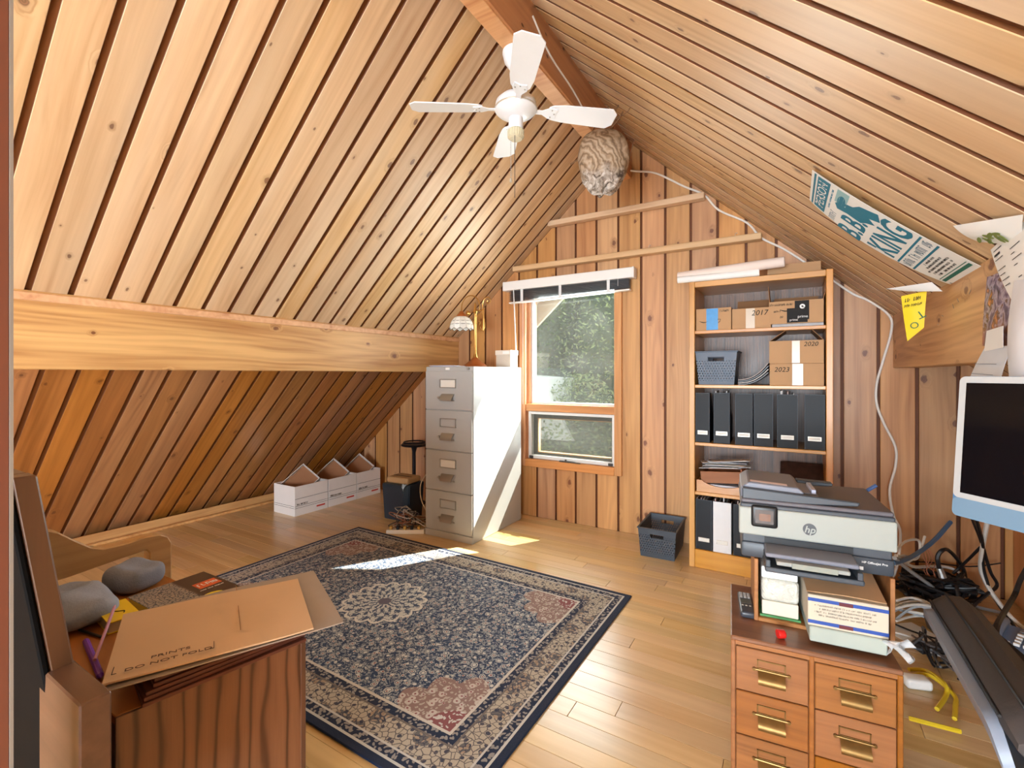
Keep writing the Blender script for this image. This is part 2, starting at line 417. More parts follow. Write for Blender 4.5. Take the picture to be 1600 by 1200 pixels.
def board(x0, x1, z0, z1):
    bb = B()
    if gable(x0+.0085, x1-.0085, z0, z1, -.013, .016, bb, .002):
        es = [e for e in bb.bm.edges if abs(e.verts[0].co.x-e.verts[1].co.x) < 1e-5 and e.verts[0].co.y < 0 and e.verts[1].co.y < 0]
        bmesh.ops.bevel(bb.bm, geom=es, offset=.003, segments=1, affect='EDGES')
        bmesh.ops.transform(bb.bm, matrix=Matrix(((0, 0, 1, 0), (1, 0, 0, -(x0+x1)/2), (0, 1, 0, 0), (0, 0, 0, 1))), verts=bb.bm.verts)
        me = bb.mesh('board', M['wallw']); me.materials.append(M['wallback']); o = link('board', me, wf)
        for p_ in me.polygons:  # board edges take the dark colour that stands for groove shade
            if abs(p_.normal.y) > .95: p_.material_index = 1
        o.matrix_world = Matrix(((0, 1, 0, (x0+x1)/2), (0, 0, 1, WY+.013), (1, 0, 0, 0), (0, 0, 0, 1)))
while k < 22:
    x0 = -1.208+WP*k; x1 = x0+WP; k += 1
    if x1 < -4.55 or x0 > 2.25: continue
    if -2.2 < x0 and x1 < -1.2: board(x0, x1, 0, HZ0); board(x0, x1, HZ1, 9)
    else: board(x0, x1, 0, 9)
# near gable wall behind the photographer, with an unseen window added to let in fill light
b = B(); NX0, NX1, NZ0, NZ1 = -1.7, 1.1, .3, 1.7
yb = NY-.14
gable(-4.9, NX0, 0, 9, yb, NY, b); gable(NX1, 2.6, 0, 9, yb, NY, b); gable(NX0, NX1, 0, NZ0, yb, NY, b); gable(NX0, NX1, NZ1, 9, yb, NY, b)
struct(obj('wall_near', b, M['wallw']))
w2 = thing('window_fill', 'unseen timber window added in the gable behind the camera for fill light', 'window', (0, 0, 0)); struct(w2)
b = B()
for xx in (NX0, -.3, NX1): b.box(xx-.03, xx+.03, yb, NY+.02, NZ0, min(NZ1, zc(xx)-.05))
obj('window_frame', b, M['casing'], w2); b = B()
b.box(NX0, NX1, yb, NY+.02, NZ0-.03, NZ0+.03); b.box(NX0, .3, yb, NY+.02, NZ1-.03, NZ1+.03)
obj('window_frame', b, M['casingh'], w2)

# far window
w1 = thing('window_1', 'timber window above an aluminium awning sash', 'window', (0, 0, 0)); struct(w1)
Yg = WY+.06
obj('casing', B().box(-2.112, -2.05, WY-.032, WY+.02, .447, 2.08, bev=.003), M['casing'], w1)
obj('casing', B().box(-1.232, -1.172, WY-.032, WY+.02, .447, 2.08, bev=.003), M['casing'], w1)
obj('sill', B().box(-2.05, -1.232, WY-.034, WY+.06, .445, .512, bev=.003), M['casingh'], w1)
obj('head', B().box(-2.05, -1.232, WY-.03, WY+.13, 1.985, 2.08, bev=.003), M['casingh'], w1)
obj('jamb', B().box(-2.056, -2.028, WY+.018, WY+.146, .5, 2.03), M['casing'], w1)
obj('jamb', B().box(-1.232, -1.204, WY+.018, WY+.146, .5, 2.03), M['casing'], w1)
obj('mid_rail', B().box(-2.05, -1.232, WY-.02, WY+.10, .935, .998, bev=.003), M['casingh'], w1)
s = B()
s.box(-2.03, -2.008, Yg-.012, Yg+.025, .998, 1.985, bev=.002); s.box(-1.25, -1.228, Yg-.012, Yg+.025, .998, 1.985, bev=.002)
s.box(-2.008, -1.25, Yg-.012, Yg+.025, .998, 1.016, bev=.002); s.box(-2.008, -1.25, Yg-.012, Yg+.025, 1.965, 1.985, bev=.002)
obj('stop', s, M['whitemetal'], w1)
obj('pane', B().box(-2.012, -1.246, Yg, Yg+.006, 1.01, 1.975), M['glass'], w1)
sa = B(); x0, x1, z0, z1 = -2.03, -1.232, .515, .932
sa.box(x0, x0+.026, WY-.005, WY+.05, z0, z1, bev=.003); sa.box(x1-.026, x1, WY-.005, WY+.05, z0, z1, bev=.003)
sa.box(x0+.026, x1-.026, WY-.005, WY+.05, z0, z0+.03, bev=.003); sa.box(x0+.026, x1-.026, WY-.005, WY+.05, z1-.024, z1, bev=.003)
sash = obj('sash', sa, M['whitemetal'], w1)
ib = B()
ib.box(x0+.026, x0+.07, WY+.045, WY+.09, z0+.03, z1-.024); ib.box(x1-.045, x1-.026, WY+.045, WY+.09, z0+.03, z1-.024)
ib.box(x0+.07, x1-.045, WY+.045, WY+.09, z0+.03, z0+.05); ib.box(x0+.07, x1-.045, WY+.045, WY+.09, z1-.06, z1-.024)
obj('sash_seal', ib, M['darkrub'], sash)
ib = B(); ib.box(x0+.07, x0+.078, WY+.04, WY+.08, z0+.05, z1-.06); ib.box(x0+.07, x1-.045, WY+.04, WY+.08, z0+.05, z0+.058); ib.box(x0+.07, x1-.045, WY+.04, WY+.08, z1-.066, z1-.06)
obj('glazing_bead', ib, M['fir'], sash)
obj('pane', B().box(x0+.07, x1-.04, WY+.07, WY+.076, z0+.045, z1-.055), M['glass'], sash)
q = N('insect_screen'); tr = q.n('ShaderNodeBsdfTransparent'); di = q.n('ShaderNodeBsdfDiffuse'); di.inputs[0].default_value = srgb(120, 122, 116)
mx = q.n('ShaderNodeMixShader'); mx.inputs[0].default_value = .32; q.l(tr.outputs[0], mx.inputs[1]); q.l(di.outputs[0], mx.inputs[2]); q.l(mx.outputs[0], q.t.nodes['Material Output'].inputs[0])
obj('insect_screen', B().box(x0+.026, x1-.026, WY+.006, WY+.008, z0+.03, z1-.024), q.m, sash)
h = B(); h.box(-1.72, -1.58, WY-.03, WY-.004, .512, .522, bev=.002); h.box(-1.60, -1.52, WY-.045, WY-.03, .515, .523, bev=.002, M=None); h.cyl((-1.66, WY-.02, .51), (-1.66, WY-.02, .535), .008)
obj('crank', h, M['darkrub'], sash)
for xx in (-2.0, -1.27): obj('latch', B().box(xx-.02, xx+.02, WY-.012, WY-.003, .517, .54, bev=.003), M['darkrub'], sash)

# baseboards
bl = struct(obj('baseboard_left', B().box(-.012, .012, NY, WY-.002, 0, .075, bev=.003), M['beam'], loc=(-4.448, 0, 0), rot=(0, -.35, 0)))
struct(obj('baseboard_shoe', B().box(-.02, .02, NY, WY-.002, 0, .022, bev=.006), M['fir'], loc=(-4.395, 0, 0)))
# door-frame post beside the photographer
mp = wood('painted_post', srgb(92, 54, 40), srgb(122, 76, 58), axis='Z', rough=.5, contrast=.5)
po = struct(obj('trim_1', B().box(-.07, 0, -.11, 0, 0, 2.97, bev=.003), mp, loc=(-1.005, .2145, 0)))
obj('strip', B().box(-.002, .0015, -.002, .0022, 0, 2.97), M['steelgrey'], po)

# ================================================================ rug
q = N('rug_weave'); co = q.co(); sp = q.n('ShaderNodeSeparateXYZ'); q.l(co, sp.inputs[0]); X_, Y_ = sp.outputs[0], sp.outputs[1]
HXR, HYR = 1.14, .782
ax_, ay_ = q.math('ABSOLUTE', X_), q.math('ABSOLUTE', Y_)
dx_, dy_ = q.math('SUBTRACT', HXR, ax_), q.math('SUBTRACT', HYR, ay_)
d_ = q.math('MINIMUM', dx_, dy_)
NAVY, NAVY2, CREAM, BEIGE, ROSE, SLATE = srgb(26, 38, 64), srgb(46, 72, 108), srgb(210, 208, 202), srgb(192, 182, 164), srgb(142, 84, 84), srgb(84, 96, 112)
wob = q.n('ShaderNodeTexNoise'); q.l(co, wob.inputs['Vector']); wob.inputs['Scale'].default_value = 22
cw = q.vadd(co, q.scale(wob.outputs['Color'], (.02, .02, 0)))
v1 = q.voro(cw, 26, 'F1', '2D'); v2 = q.voro(q.vadd(cw, q.scale(wob.outputs['Color'], (.03, .03, 0))), 52, 'F1', '2D'); v3 = q.voro(cw, 9, 'F1', '2D'); ve = q.voro(cw, 44, 'DISTANCE_TO_EDGE', '2D')
s1 = q.n('ShaderNodeSeparateColor'); q.l(v1.outputs['Color'], s1.inputs[0])
# field: scattered blossoms with rose hearts, leaves and scrolling stems on navy
stem = q.math('LESS_THAN', q.math('ABSOLUTE', q.math('SUBTRACT', q.noise(co, 34, 2, 1.2), .5)), .022)
leaf = q.math('LESS_THAN', v2.outputs['Distance'], .27)
pet = q.math('LESS_THAN', v1.outputs['Distance'], q.math('MULTIPLY_ADD', s1.outputs[0], .26, .14)); heart = q.math('LESS_THAN', v1.outputs['Distance'], .11)
ring = q.math('LESS_THAN', q.math('ABSOLUTE', q.math('SUBTRACT', v1.outputs['Distance'], .24)), .045)
f = q.mix(leaf, q.mix(q.noise(co, 5, 2), NAVY, NAVY2), srgb(150, 158, 164)); f = q.mix(stem, f, srgb(170, 172, 170))
f = q.mix(pet, f, CREAM); f = q.mix(q.math('MULTIPLY', ring, pet), f, SLATE); f = q.mix(q.math('MULTIPLY', heart, q.math('GREATER_THAN', s1.outputs[1], .4)), f, ROSE)
# centre medallion with scalloped edge
rr = q.math('SQRT', q.math('ADD', q.math('MULTIPLY', X_, X_), q.math('MULTIPLY', Y_, Y_)))
th_ = q.math('ARCTAN2', Y_, X_)
lob = q.math('MULTIPLY_ADD', q.math('ABSOLUTE', q.math('SINE', q.math('MULTIPLY', th_, 8.0))), .03, .205)
rel = q.math('DIVIDE', rr, lob)
med = q.math('LESS_THAN', rel, 1.0)
lat = q.math('LESS_THAN', q.math('ADD', q.math('MULTIPLY', q.math('SINE', q.math('MULTIPLY', th_, 16.0)), q.math('SINE', q.math('MULTIPLY', rel, 17.0))), q.math('MULTIPLY', q.math('LESS_THAN', ve.outputs['Distance'], .12), -.8)), -.42)
mc = q.mix(lat, srgb(200, 200, 194), srgb(66, 80, 104)); mc = q.mix(q.math('GREATER_THAN', rel, .93), mc, srgb(220, 216, 206)); mc = q.mix(q.math('LESS_THAN', rel, .16), mc, srgb(96, 90, 104))
f = q.mix(med, f, mc)
# corner spandrels
cdx, cdy = q.math('SUBTRACT', HXR-.235, ax_), q.math('SUBTRACT', HYR-.235, ay_)
cr = q.math('SQRT', q.math('ADD', q.math('MULTIPLY', cdx, cdx), q.math('MULTIPLY', cdy, cdy)))
cl = q.math('MULTIPLY_ADD', q.math('ABSOLUTE', q.math('SINE', q.math('MULTIPLY', q.math('ARCTAN2', cdy, cdx), 6.0))), .05, .25)
spn = q.math('LESS_THAN', cr, cl)
scol = q.mix(pet, q.mix(leaf, srgb(150, 122, 114), srgb(190, 178, 164)), q.mix(heart, srgb(206, 196, 186), ROSE)); scol = q.mix(q.math('LESS_THAN', cr, .1), scol, q.mix(leaf, ROSE, CREAM))
f = q.mix(spn, f, scol)
# borders from the outside in
bp = q.math('LESS_THAN', v2.outputs['Distance'], .33)
nb = q.mix(bp, NAVY, srgb(158, 152, 146)); s3 = q.n('ShaderNodeSeparateColor'); q.l(v3.outputs['Color'], s3.inputs[0])
bb_ = q.mix(q.math('LESS_THAN', ve.outputs['Distance'], .07), q.mix(q.math('LESS_THAN', v1.outputs['Distance'], .2), BEIGE, srgb(70, 70, 84)), srgb(104, 98, 98))
ros = q.math('LESS_THAN', v3.outputs['Distance'], q.math('MULTIPLY_ADD', s3.outputs[0], .2, .2)); bb_ = q.mix(q.math('MULTIPLY', ros, .75), bb_, q.mix(bp, srgb(44, 52, 74), srgb(176, 150, 124)))
def band(lo, hi, colr, prev):
    return q.mix(q.math('MULTIPLY', q.math('GREATER_THAN', d_, lo), q.math('LESS_THAN', d_, hi)), prev, colr)
for lo, hi, cc in ((-.1, .032, NAVY), (.032, .042, CREAM), (.042, .075, nb), (.075, .083, CREAM), (.083, .178, bb_), (.178, .186, srgb(120, 110, 104)), (.186, .22, nb), (.22, .232, srgb(214, 208, 198))):
    f = band(lo, hi, cc, f)
f = q.mix(q.math('MULTIPLY', q.noise(co, 300, 2), .25), f, NAVY)
q.col(f); q.set(Roughness=.95); q.b.inputs['Specular IOR Level'].default_value = .15; q.b.inputs['Sheen Weight'].default_value = .12
q.bump(q.noise(co, 420, 2), .5, .004); M['rug'] = q.m
rug = obj('area_rug', B().box(-HXR, HXR, -HYR, HYR, 0, .009, bev=.004), M['rug'], loc=(-1.932, 1.852, .0005), rot=(0, 0, -.012))
tag(rug, 'navy oriental rug with a pale medallion on the wood floor', 'rug')

# ================================================================ filing cabinet and what stands on it
M['steel'] = plain('grey_enamel_steel', srgb(176, 178, 178), .38, .0, var=.02, sc=4)
M['steelh'] = plain('dull_chrome', srgb(170, 170, 168), .32, .7, var=.04)
M['card'] = plain('white_card', srgb(226, 224, 216), .8)
fc = thing('filing_cabinet', 'tall grey steel filing cabinet with four drawers by the window', 'cabinet', (-2.2632, 3.1754, 0))
w, dp = .2302, .3616
obj('body', B().box(-w, w, -dp+.012, dp, .0, 1.32, bev=.004), M['steel'], fc)
obj('plinth', B().box(-w, w, -dp, -dp+.013, .0, .05, bev=.002), M['steel'], fc)
for i, (z0, z1) in enumerate(((.057, .36), (.366, .672), (.678, .984), (.99, 1.285))):
    dr = obj('drawer', B().box(-w+.006, w-.006, -dp, -dp+.02, z0, z1, bev=.003), M['steel'], fc)
    zl, zh = z1-.095, z1-.2
    lh = B(); lh.box(-.078, .078, -dp-.006, -dp, zl+.028, zl+.034); lh.box(-.078, .078, -dp-.006, -dp, zl-.034, zl-.028); lh.box(-.078, -.071, -dp-.006, -dp, zl-.03, zl+.03); lh.box(.071, .078, -dp-.006, -dp, zl-.03, zl+.03)
    obj('label_holder', lh, M['steelh'], dr)
    obj('label_card', B().box(-.071, .071, -dp-.002, -dp+.001, zl-.028, zl+.028), M['card'] if i in (1, 3) else M['steel'], dr)
    hb = B()
    hb.sheet(lambda u, v: (-.062+u*.124*(1-.12*v)+.0075*v, -dp-.034*math.sin(v*PI/2), zh+.024-v*.05), 4, 6, .003)
    hb.box(-.066, .062, -dp-.004, -dp, zh-.03, zh-.02)
    obj('handle', hb, M['steelh'], dr, smooth=True)
    obj('latch', B().cyl((-.085, -dp-.016, zh-.004), (-.085, -dp, zh-.004), .010, seg=12), M['steelh'], dr)
obj('lock', B().cyl((.19, -dp-.008, 1.303), (.19, -dp+.014, 1.303), .009, seg=14), M['steelh'], fc)
obj('name_plate', B().box(-.03, .01, -dp+.005, -dp+.014, 1.294, 1.312, bev=.002), M['white'], fc)

M['brass'] = plain('brass', srgb(196, 150, 82), .28, .9, var=.12, sc=30)
M['copper'] = plain('polished_wood_base', srgb(170, 96, 46), .35, .3, var=.15)
q = N('leaded_glass'); co = q.co(); q.col(q.mix(q.noise(co, 30, 2), srgb(226, 228, 222), srgb(246, 246, 240))); q.set(Roughness=.25); q.b.inputs['Transmission Weight'].default_value = .0
q.b.inputs['Subsurface Weight'].default_value = .0; M['opal'] = q.m
lp = thing('table_lamp', 'brass table lamp with white leaded glass shade on the filing cabinet', 'lamp', (-2.262, 3.17, 1.32))
b = B(); b.lathe([(.0, 0), (.098, 0), (.1, .008), (.094, .016), (.05, .05), (.028, .07), (.014, .088), (.0, .088)], 28); obj('base', b, M['copper'], lp, smooth=True)
b = B(); b.lathe([(.0, .08), (.022, .08), (.015, .1), (.0105, .12), (.0105, .44), (.015, .45), (.02, .465), (.012, .478), (.010, .5), (.006, .53), (0, .535)], 16); obj('pole', b, M['brass'], lp, smooth=True)
b = B(); sx_ = -.142
b.tube([(.045, 0, .46)]+[(-.0485+.0935*math.cos(a), 0, .50+.098*math.sin(a)) for a in [k*PI/12 for k in range(13)]]+[(sx_, 0, .455)], .0045, 8)
b.tube([(.0, 0, .468), (.06, 0, .468), (.09, 0, .475)], .005, 8); obj('arm', b, M['brass'], lp, smooth=True)
b = B()
b.tube([(.08, 0, .30), (.085, 0, .40), (.075, 0, .50), (.09, 0, .555), (.12, 0, .572), (.148, 0, .555), (.15, 0, .53), (.13, 0, .515), (.115, 0, .53), (.122, 0, .545)], .004, 8, smooth=5)
b.tube([(.012, 0, .42), (.04, 0, .44), (.07, 0, .43), (.09, 0, .4), (.095, 0, .33), (.08, 0, .30), (.06, 0, .31), (.05, 0, .33)], .0035, 8, smooth=5)
b.tube([(.012, 0, .36), (.03, 0, .38), (.05, 0, .37), (.045, 0, .35)], .003, 8, smooth=4); obj('scroll', b, M['brass'], lp, smooth=True)
b = B(); b.lathe([(.0, .475), (.016, .472), (.024, .455), (.040, .44), (.044, .425), (.036, .42), (0, .42)], 20, (sx_, 0, 0)); obj('fitter', b, M['copper'], lp, smooth=True)
b = B(); b.sph((-.075, 0, .452), .022, .014, .022); obj('knob', b, M['brass'], lp, smooth=True)
NP = 12
def shade_r(v, u): return [.044, .062, .079, .090, .097][int(v)] if v == int(v) else 0
prof = [(.044, .425), (.066, .412), (.084, .388), (.095, .36), (.1, .33)]
sh = B()
for k in range(NP):
    for j in range(len(prof)-1):
        (r0, z0), (r1, z1) = prof[j], prof[j+1]; a0, a1 = 2*PI*k/NP, 2*PI*(k+1)/NP
        P4 = [Vector((sx_+r*math.cos(a), r*math.sin(a), z)) for r, a, z in ((r0, a0, z0), (r0, a1, z0), (r1, a1, z1), (r1, a0, z1))]
        if j == len(prof)-2:
            am = (a0+a1)/2; mid = Vector((sx_+r1*1.02*math.cos(am), r1*1.02*math.sin(am), z1-.016)); P4.insert(3, mid)
        sh.bm.faces.new([sh.bm.verts.new(p) for p in P4])
shade = obj('shade', sh, M['opal'], lp)
shade.modifiers.new('solid', 'SOLIDIFY').thickness = .003
b = B()
for k in range(NP):
    a = 2*PI*k/NP; b.tube([(sx_+(r+.001)*math.cos(a), (r+.001)*math.sin(a), z) for r, z in prof], .0022, 5)
for j in (2, 3): b.tube([(sx_+(prof[j][0]+.001)*math.cos(2*PI*k/24), (prof[j][0]+.001)*math.sin(2*PI*k/24), prof[j][1]) for k in range(25)], .0018, 5)
for k in range(NP):
    a0, a1 = 2*PI*k/NP, 2*PI*(k+1)/NP; r1 = .101
    b.tube([(sx_+r1*math.cos(a0), r1*math.sin(a0), .33), (sx_+r1*1.02*math.cos((a0+a1)/2), r1*1.02*math.sin((a0+a1)/2), .314), (sx_+r1*math.cos(a1), r1*math.sin(a1), .33)], .002, 5)
obj('leading', b, plain('dark_lead', srgb(74, 66, 58), .5, .6), shade)

M['kraft'] = plain('brown_cardboard', srgb(186, 146, 106), .85, var=.07, sc=9)
M['kraftin'] = plain('cardboard_inside', srgb(140, 100, 66), .9, var=.07)
bx = thing('index_card_box', 'small pale cardboard box with lid on the filing cabinet beside the window', 'box', (-2.115, 3.43, 1.32), .0)
mcb = plain('pale_grey_board', srgb(206, 196, 184), .8)
obj('body', B().box(-.072, .072, -.06, .06, 0, .12, bev=.002), mcb, bx)
obj('lid', B().box(-.077, .077, -.065, .065, .105, .145, bev=.002), plain('cream_board', srgb(226, 216, 204), .8), bx)
obj('label', B().box(.0, .066, -.067, -.064, .114, .138), M['paper'], bx)
pm = B()
for i, (c_, a) in enumerate((((0, 0), .1), ((.02, .01), -.15), ((-.01, -.01), .35))):
    pm.box(-.105, .105, -.075, .075, .0035*i, .0035*i+.003, M=Matrix.Translation((c_[0], c_[1], 0)) @ Matrix.Rotation(a, 4, 'Z'))
tag(obj('pamphlets', pm, plain('pale_pamphlet', srgb(200, 204, 220), .5, var=.2, sc=20), loc=(-2.37, 2.93, 1.3205)), 'few pale blue pamphlets lying on top of the filing cabinet', 'pamphlet')

# ================================================================ archive boxes, shredder, stool in the low corner
M['boxw'] = plain('white_archive_board', srgb(228, 222, 218), .8, var=.03)
M['brownin'] = plain('brown_board_inside', srgb(150, 104, 72), .9)
M['red'] = plain('red_print', srgb(196, 60, 44), .6)
def archive_box(y0, y1, lab, lidtilt, seed):
    yc = (y0+y1)/2; hy = (y1-y0)/2-.003
    t = thing('archive_box', lab, 'box', (-3.935, yc, 0), 0, 'open archive boxes under the sloped ceiling'); h = .262
    b = B(); b.box(-.155, .155, -hy, hy, 0, .006)
    for x in (-.155, .15): b.box(x, x+.005, -hy, hy, .006, h)
    for y in (-hy, hy-.005): b.box(-.15, .15, y, y+.005, .006, h)
    obj('body', b, M['boxw'], t)
    b = B(); b.box(-.149, .149, -hy+.006, hy-.006, .006, .17); obj('contents', b, M['brownin'], t)
    b = B(); b.box(.1552, .1562, -hy+.002, hy-.002, .150, .153); b.box(.1552, .1562, -hy+.002, hy-.002, .085, .0875); b.box(.1552, .1562, -hy+.002, hy-.002, .068, .0705)
    b.box(-.15, .15, -hy-.0012, -hy-.0002, .085, .0875); b.box(-.15, .15, -hy-.0012, -hy-.0002, .068, .0705)
    obj('printed_lines', b, M['ink'], t)
    obj('printed_words', strokes(.13, .017, seed), M['ink'], t, (.1563, -hy+.085, .101), (PI/2, 0, PI/2))
    b = B(); b.box(.1552, .1562, hy-.12, hy-.03, .036, .05); obj('printed_mark', b, M['red'], t)
    # lid pushed in on its edge, open side up
    l = B(); L_, W_, H_ = .30, .21, .05
    l.box(-L_/2, L_/2, -W_/2, W_/2, 0, .004); l.box(-L_/2, L_/2, -W_/2, -W_/2+.004, 0, H_); l.box(-L_/2, L_/2, W_/2-.004, W_/2, 0, H_); l.box(-L_/2, -L_/2+.004, -W_/2, W_/2, 0, H_); l.box(L_/2-.004, L_/2, -W_/2, W_/2, 0, H_)
    ld = obj('lid', l, M['boxw'], t)
    xa = Vector((.15, .72, .62+lidtilt*.12)).normalized(); na = Vector((.70, -.55, .5)); na = (na-xa*na.dot(xa)).normalized(); ya = na.cross(xa)
    ld.matrix_basis = frame((-.045, hy*.05, .232), xa, ya)
    obj('lid_lining', B().box(-L_/2+.005, L_/2-.005, -W_/2+.005, W_/2-.005, .0042, .006), M['brownin'], ld)
    return t
archive_box(2.556, 2.902, 'open white archive box nearest the rug, with its lid pushed inside', -.55, 1)
archive_box(2.906, 3.242, 'open white archive box in the middle of the row of three', -.62, 2)
archive_box(3.246, 3.56, 'open white archive box at the far end of the row by the wall', -.5, 3)

M['navyplas'] = plain('dark_blue_plastic', srgb(42, 56, 70), .32, var=.06)
sh = thing('paper_shredder', 'dark blue paper shredder bin with tan cutting head', 'shredder', (-2.955, 3.05, 0), .06)
b = B()
b.prism([(-.125, -.105), (.085, -.105), (.125, -.075), (.125, .105), (-.125, .105)], 0, .31, 'z')
for v in b.bm.verts:
    if v.co.z > .1: v.co.x *= 1.12; v.co.y *= 1.12
bmesh.ops.bevel(b.bm, geom=b.bm.edges[:], offset=.006, segments=2, affect='EDGES'); obj('bin', b, M['navyplas'], sh)
b = B(); b.box(-.12, .12, -.085, .10, .31, .365, bev=.018, seg=3); hd = obj('cutting_head', b, plain('tan_plastic', srgb(190, 156, 112), .5), sh)
obj('paper_slot', B().box(-.1, .1, -.015, .0, .36, .3665), M['black'], hd)
obj('bag_edge', B().sheet(lambda u, v: (.09+.05*u, -.12+.015*math.sin(u*9)-.006*v, .325-.06*v*(.5+.5*math.sin(u*5))), 8, 4, .002), plain('clear_bag', srgb(170, 186, 198), .3), sh)

stl = thing('iron_stool', 'small round black iron stool behind the shredder', 'stool', (-3.17, 3.42, 0))
mi = plain('black_iron', srgb(38, 36, 44), .45, .4)
b = B(); b.lathe([(0, .585), (.12, .585), (.128, .575), (.12, .565), (.0, .565)], 24); b.tube([(.1*math.cos(a), .1*math.sin(a), .60) for a in [2*PI*k/24 for k in range(25)]], .008, 6); obj('seat', b, mi, stl, smooth=True)
b = B(); b.lathe([(.0, 0), (.11, 0), (.11, .012), (.03, .03), (.016, .05), (.016, .5), (.03, .55), (.05, .566), (0, .566)], 16); obj('pedestal', b, mi, stl, smooth=True)
ps = thing('power_strip', 'white power strip on the floor beside the filing cabinet', 'power strip', (-2.635, 2.745, 0), .55)
obj('body', B().box(-.15, .15, -.022, .022, 0, .032, bev=.004), plain('beige_plastic', srgb(224, 216, 200), .45), ps)
for i in range(5): obj('plug', B().box(-.115+.055*i-.011, -.115+.055*i+.011, -.013, .013, .032, .058, bev=.003), M['black'] if i % 2 else plain('ochre_plug%d' % i, srgb(190, 150, 70), .5), ps)
cords = [((190, 180, 168), 'pale'), ((52, 48, 46), 'black'), ((150, 96, 70), 'brown')]
for i in range(7):
    rr_ = random.Random(40+i); x0, y0 = -2.74+.04*i, 2.69+.022*i
    pts = [(x0, y0, .055)]
    for k in range(7):
        pts.append((-2.68+rr_.uniform(-.17, .1), 2.83+rr_.uniform(-.08, .12), .02+rr_.random()*(.16 if i < 4 else .1)))
    pts.append((-2.60-.03*i, 2.96+.03*i, .012))
    cc, cn = cords[i % 3]
    tag(obj('power_cable', B().tube(pts, .0038, 6, smooth=6), plain('%s_cord' % cn, srgb(*cc), .5), base=True), '%s power cord in the tangle over the power strip' % cn, 'cord', '%s cords tangled over the power strip' % cn)
tag(obj('lamp_cable', B().tube([(-2.50, 3.3, .60), (-2.53, 3.05, .57), (-2.60, 2.93, .42), (-2.62, 2.9, .34), (-2.58, 2.87, .24), (-2.505, 2.86, .15), (-2.502, 2.9, .1)], .0035, 6, smooth=6), plain('cream_cord', srgb(216, 196, 160), .5), base=True), 'thin cream cord hanging beside the filing cabinet', 'cord')

# ================================================================ plastic baskets
def basket_mat(nm, c):
    q = N(nm); v = q.co(); sp = q.n('ShaderNodeSeparateXYZ'); q.l(v, sp.inputs[0])
    u = q.math('MULTIPLY', q.math('ADD', sp.outputs[0], sp.outputs[1]), 62.0); z = q.math('MULTIPLY', sp.outputs[2], 62.0)
    row = q.math('FLOOR', z); fu = q.math('SUBTRACT', q.math('FRACT', q.math('ADD', u, q.math('MULTIPLY', q.math('MODULO', row, 2.0), .5))), .5); fz = q.math('SUBTRACT', q.math('FRACT', z), .5)
    r2 = q.math('ADD', q.math('MULTIPLY', fu, fu), q.math('MULTIPLY', fz, fz))
    hole = q.math('MULTIPLY', q.math('LESS_THAN', r2, .075), q.math('MULTIPLY', q.math('GREATER_THAN', sp.outputs[2], .025), q.math('LESS_THAN', sp.outputs[2], .155)))
    q.col(q.mix(q.noise(v, 20, 2), tuple(x*.92 for x in c[:3])+(1,), c)); q.set(Roughness=.5); q.l(q.math('SUBTRACT', 1.0, hole), q.b.inputs['Alpha']); return q.m
M['bask'] = basket_mat('slate_plastic', srgb(70, 78, 88)); M['bask2'] = basket_mat('grey_blue_plastic', srgb(92, 104, 120))
def basket(lab, loc, hx, hy, h, mat, rz=0.0, flare=.12):
    t = thing('storage_basket', lab, 'basket', loc, rz); th = .004
    def fl_(bb):
        for v in bb.bm.verts: s_ = 1+flare*(v.co.z/h); v.co.x *= s_; v.co.y *= s_
        return bb
    b = B(); b.box(-hx, hx, -hy, hy, 0, .004)
    for x in (-hx, hx-th): b.box(x, x+th, -hy, hy, .004, h)
    hw = .042; ha, hb_ = h-.062, h-.034
    for y in (-hy, hy-th):
        b.box(-hx+th, hx-th, y, y+th, .004, ha); b.box(-hx+th, hx-th, y, y+th, hb_, h); b.box(-hx+th, -hw, y, y+th, ha, hb_); b.box(hw, hx-th, y, y+th, ha, hb_)
    obj('body', fl_(b), mat, t)
    b = B()
    for x in (-hx, hx): b.box(x-.006, x+.006, -hy-.006, hy+.006, h-.004, h+.004, bev=.002)
    for y in (-hy, hy): b.box(-hx, hx, y-.006, y+.006, h-.004, h+.004, bev=.002)
    obj('rim', fl_(b), mat, t)
    b = B()
    for y in (-hy-.001, hy-th-.001):
        b.tube([(hw*s_x, y+.003, ha+(hb_-ha)*s_z) for s_x, s_z in ((-1, 0), (-1, 1), (1, 1), (1, 0), (-1, 0))], .003, 5)
    obj('grip_edge', fl_(b), mat, t); return t
basket('dark grey perforated plastic basket on the floor beside the bookcase', (-.805, 3.43, 0), .113, .17, .2, M['bask'], .03)

# ================================================================ bookcase
M['oak'] = wood('honey_oak', srgb(176, 112, 46), srgb(220, 162, 86), rough=.35, coat=.2, var=.05)
M['oakz'] = wood('honey_oak_upright', srgb(176, 112, 46), srgb(220, 162, 86), axis='Z', rough=.35, coat=.2, var=.05)
q = N('bookcase_back_panel'); v = q.co(); g_ = q.noise(q.scale(v, (130, 130, 3)), 1.0, 4, .3); q.col(q.ramp(g_, [(.3, srgb(64, 40, 26)), (.7, srgb(124, 84, 56))])); q.set(Roughness=.36); q.bump(g_, .35, .003); M['backp'] = q.m
BX0, BX1, BYF, BYB, BH = -.588, .195, 3.238, 3.64, 1.866
bc = thing('bookcase', 'tall open oak bookcase against the cedar wall', 'bookcase', ((BX0+BX1)/2, (BYF+BYB)/2, 0)); cxB, cyB = (BX0+BX1)/2, (BYF+BYB)/2
def lb(x0, x1, y0, y1, z0, z1, bev=.003): return B().box(x0-cxB, x1-cxB, y0-cyB, y1-cyB, z0, z1, bev=bev)
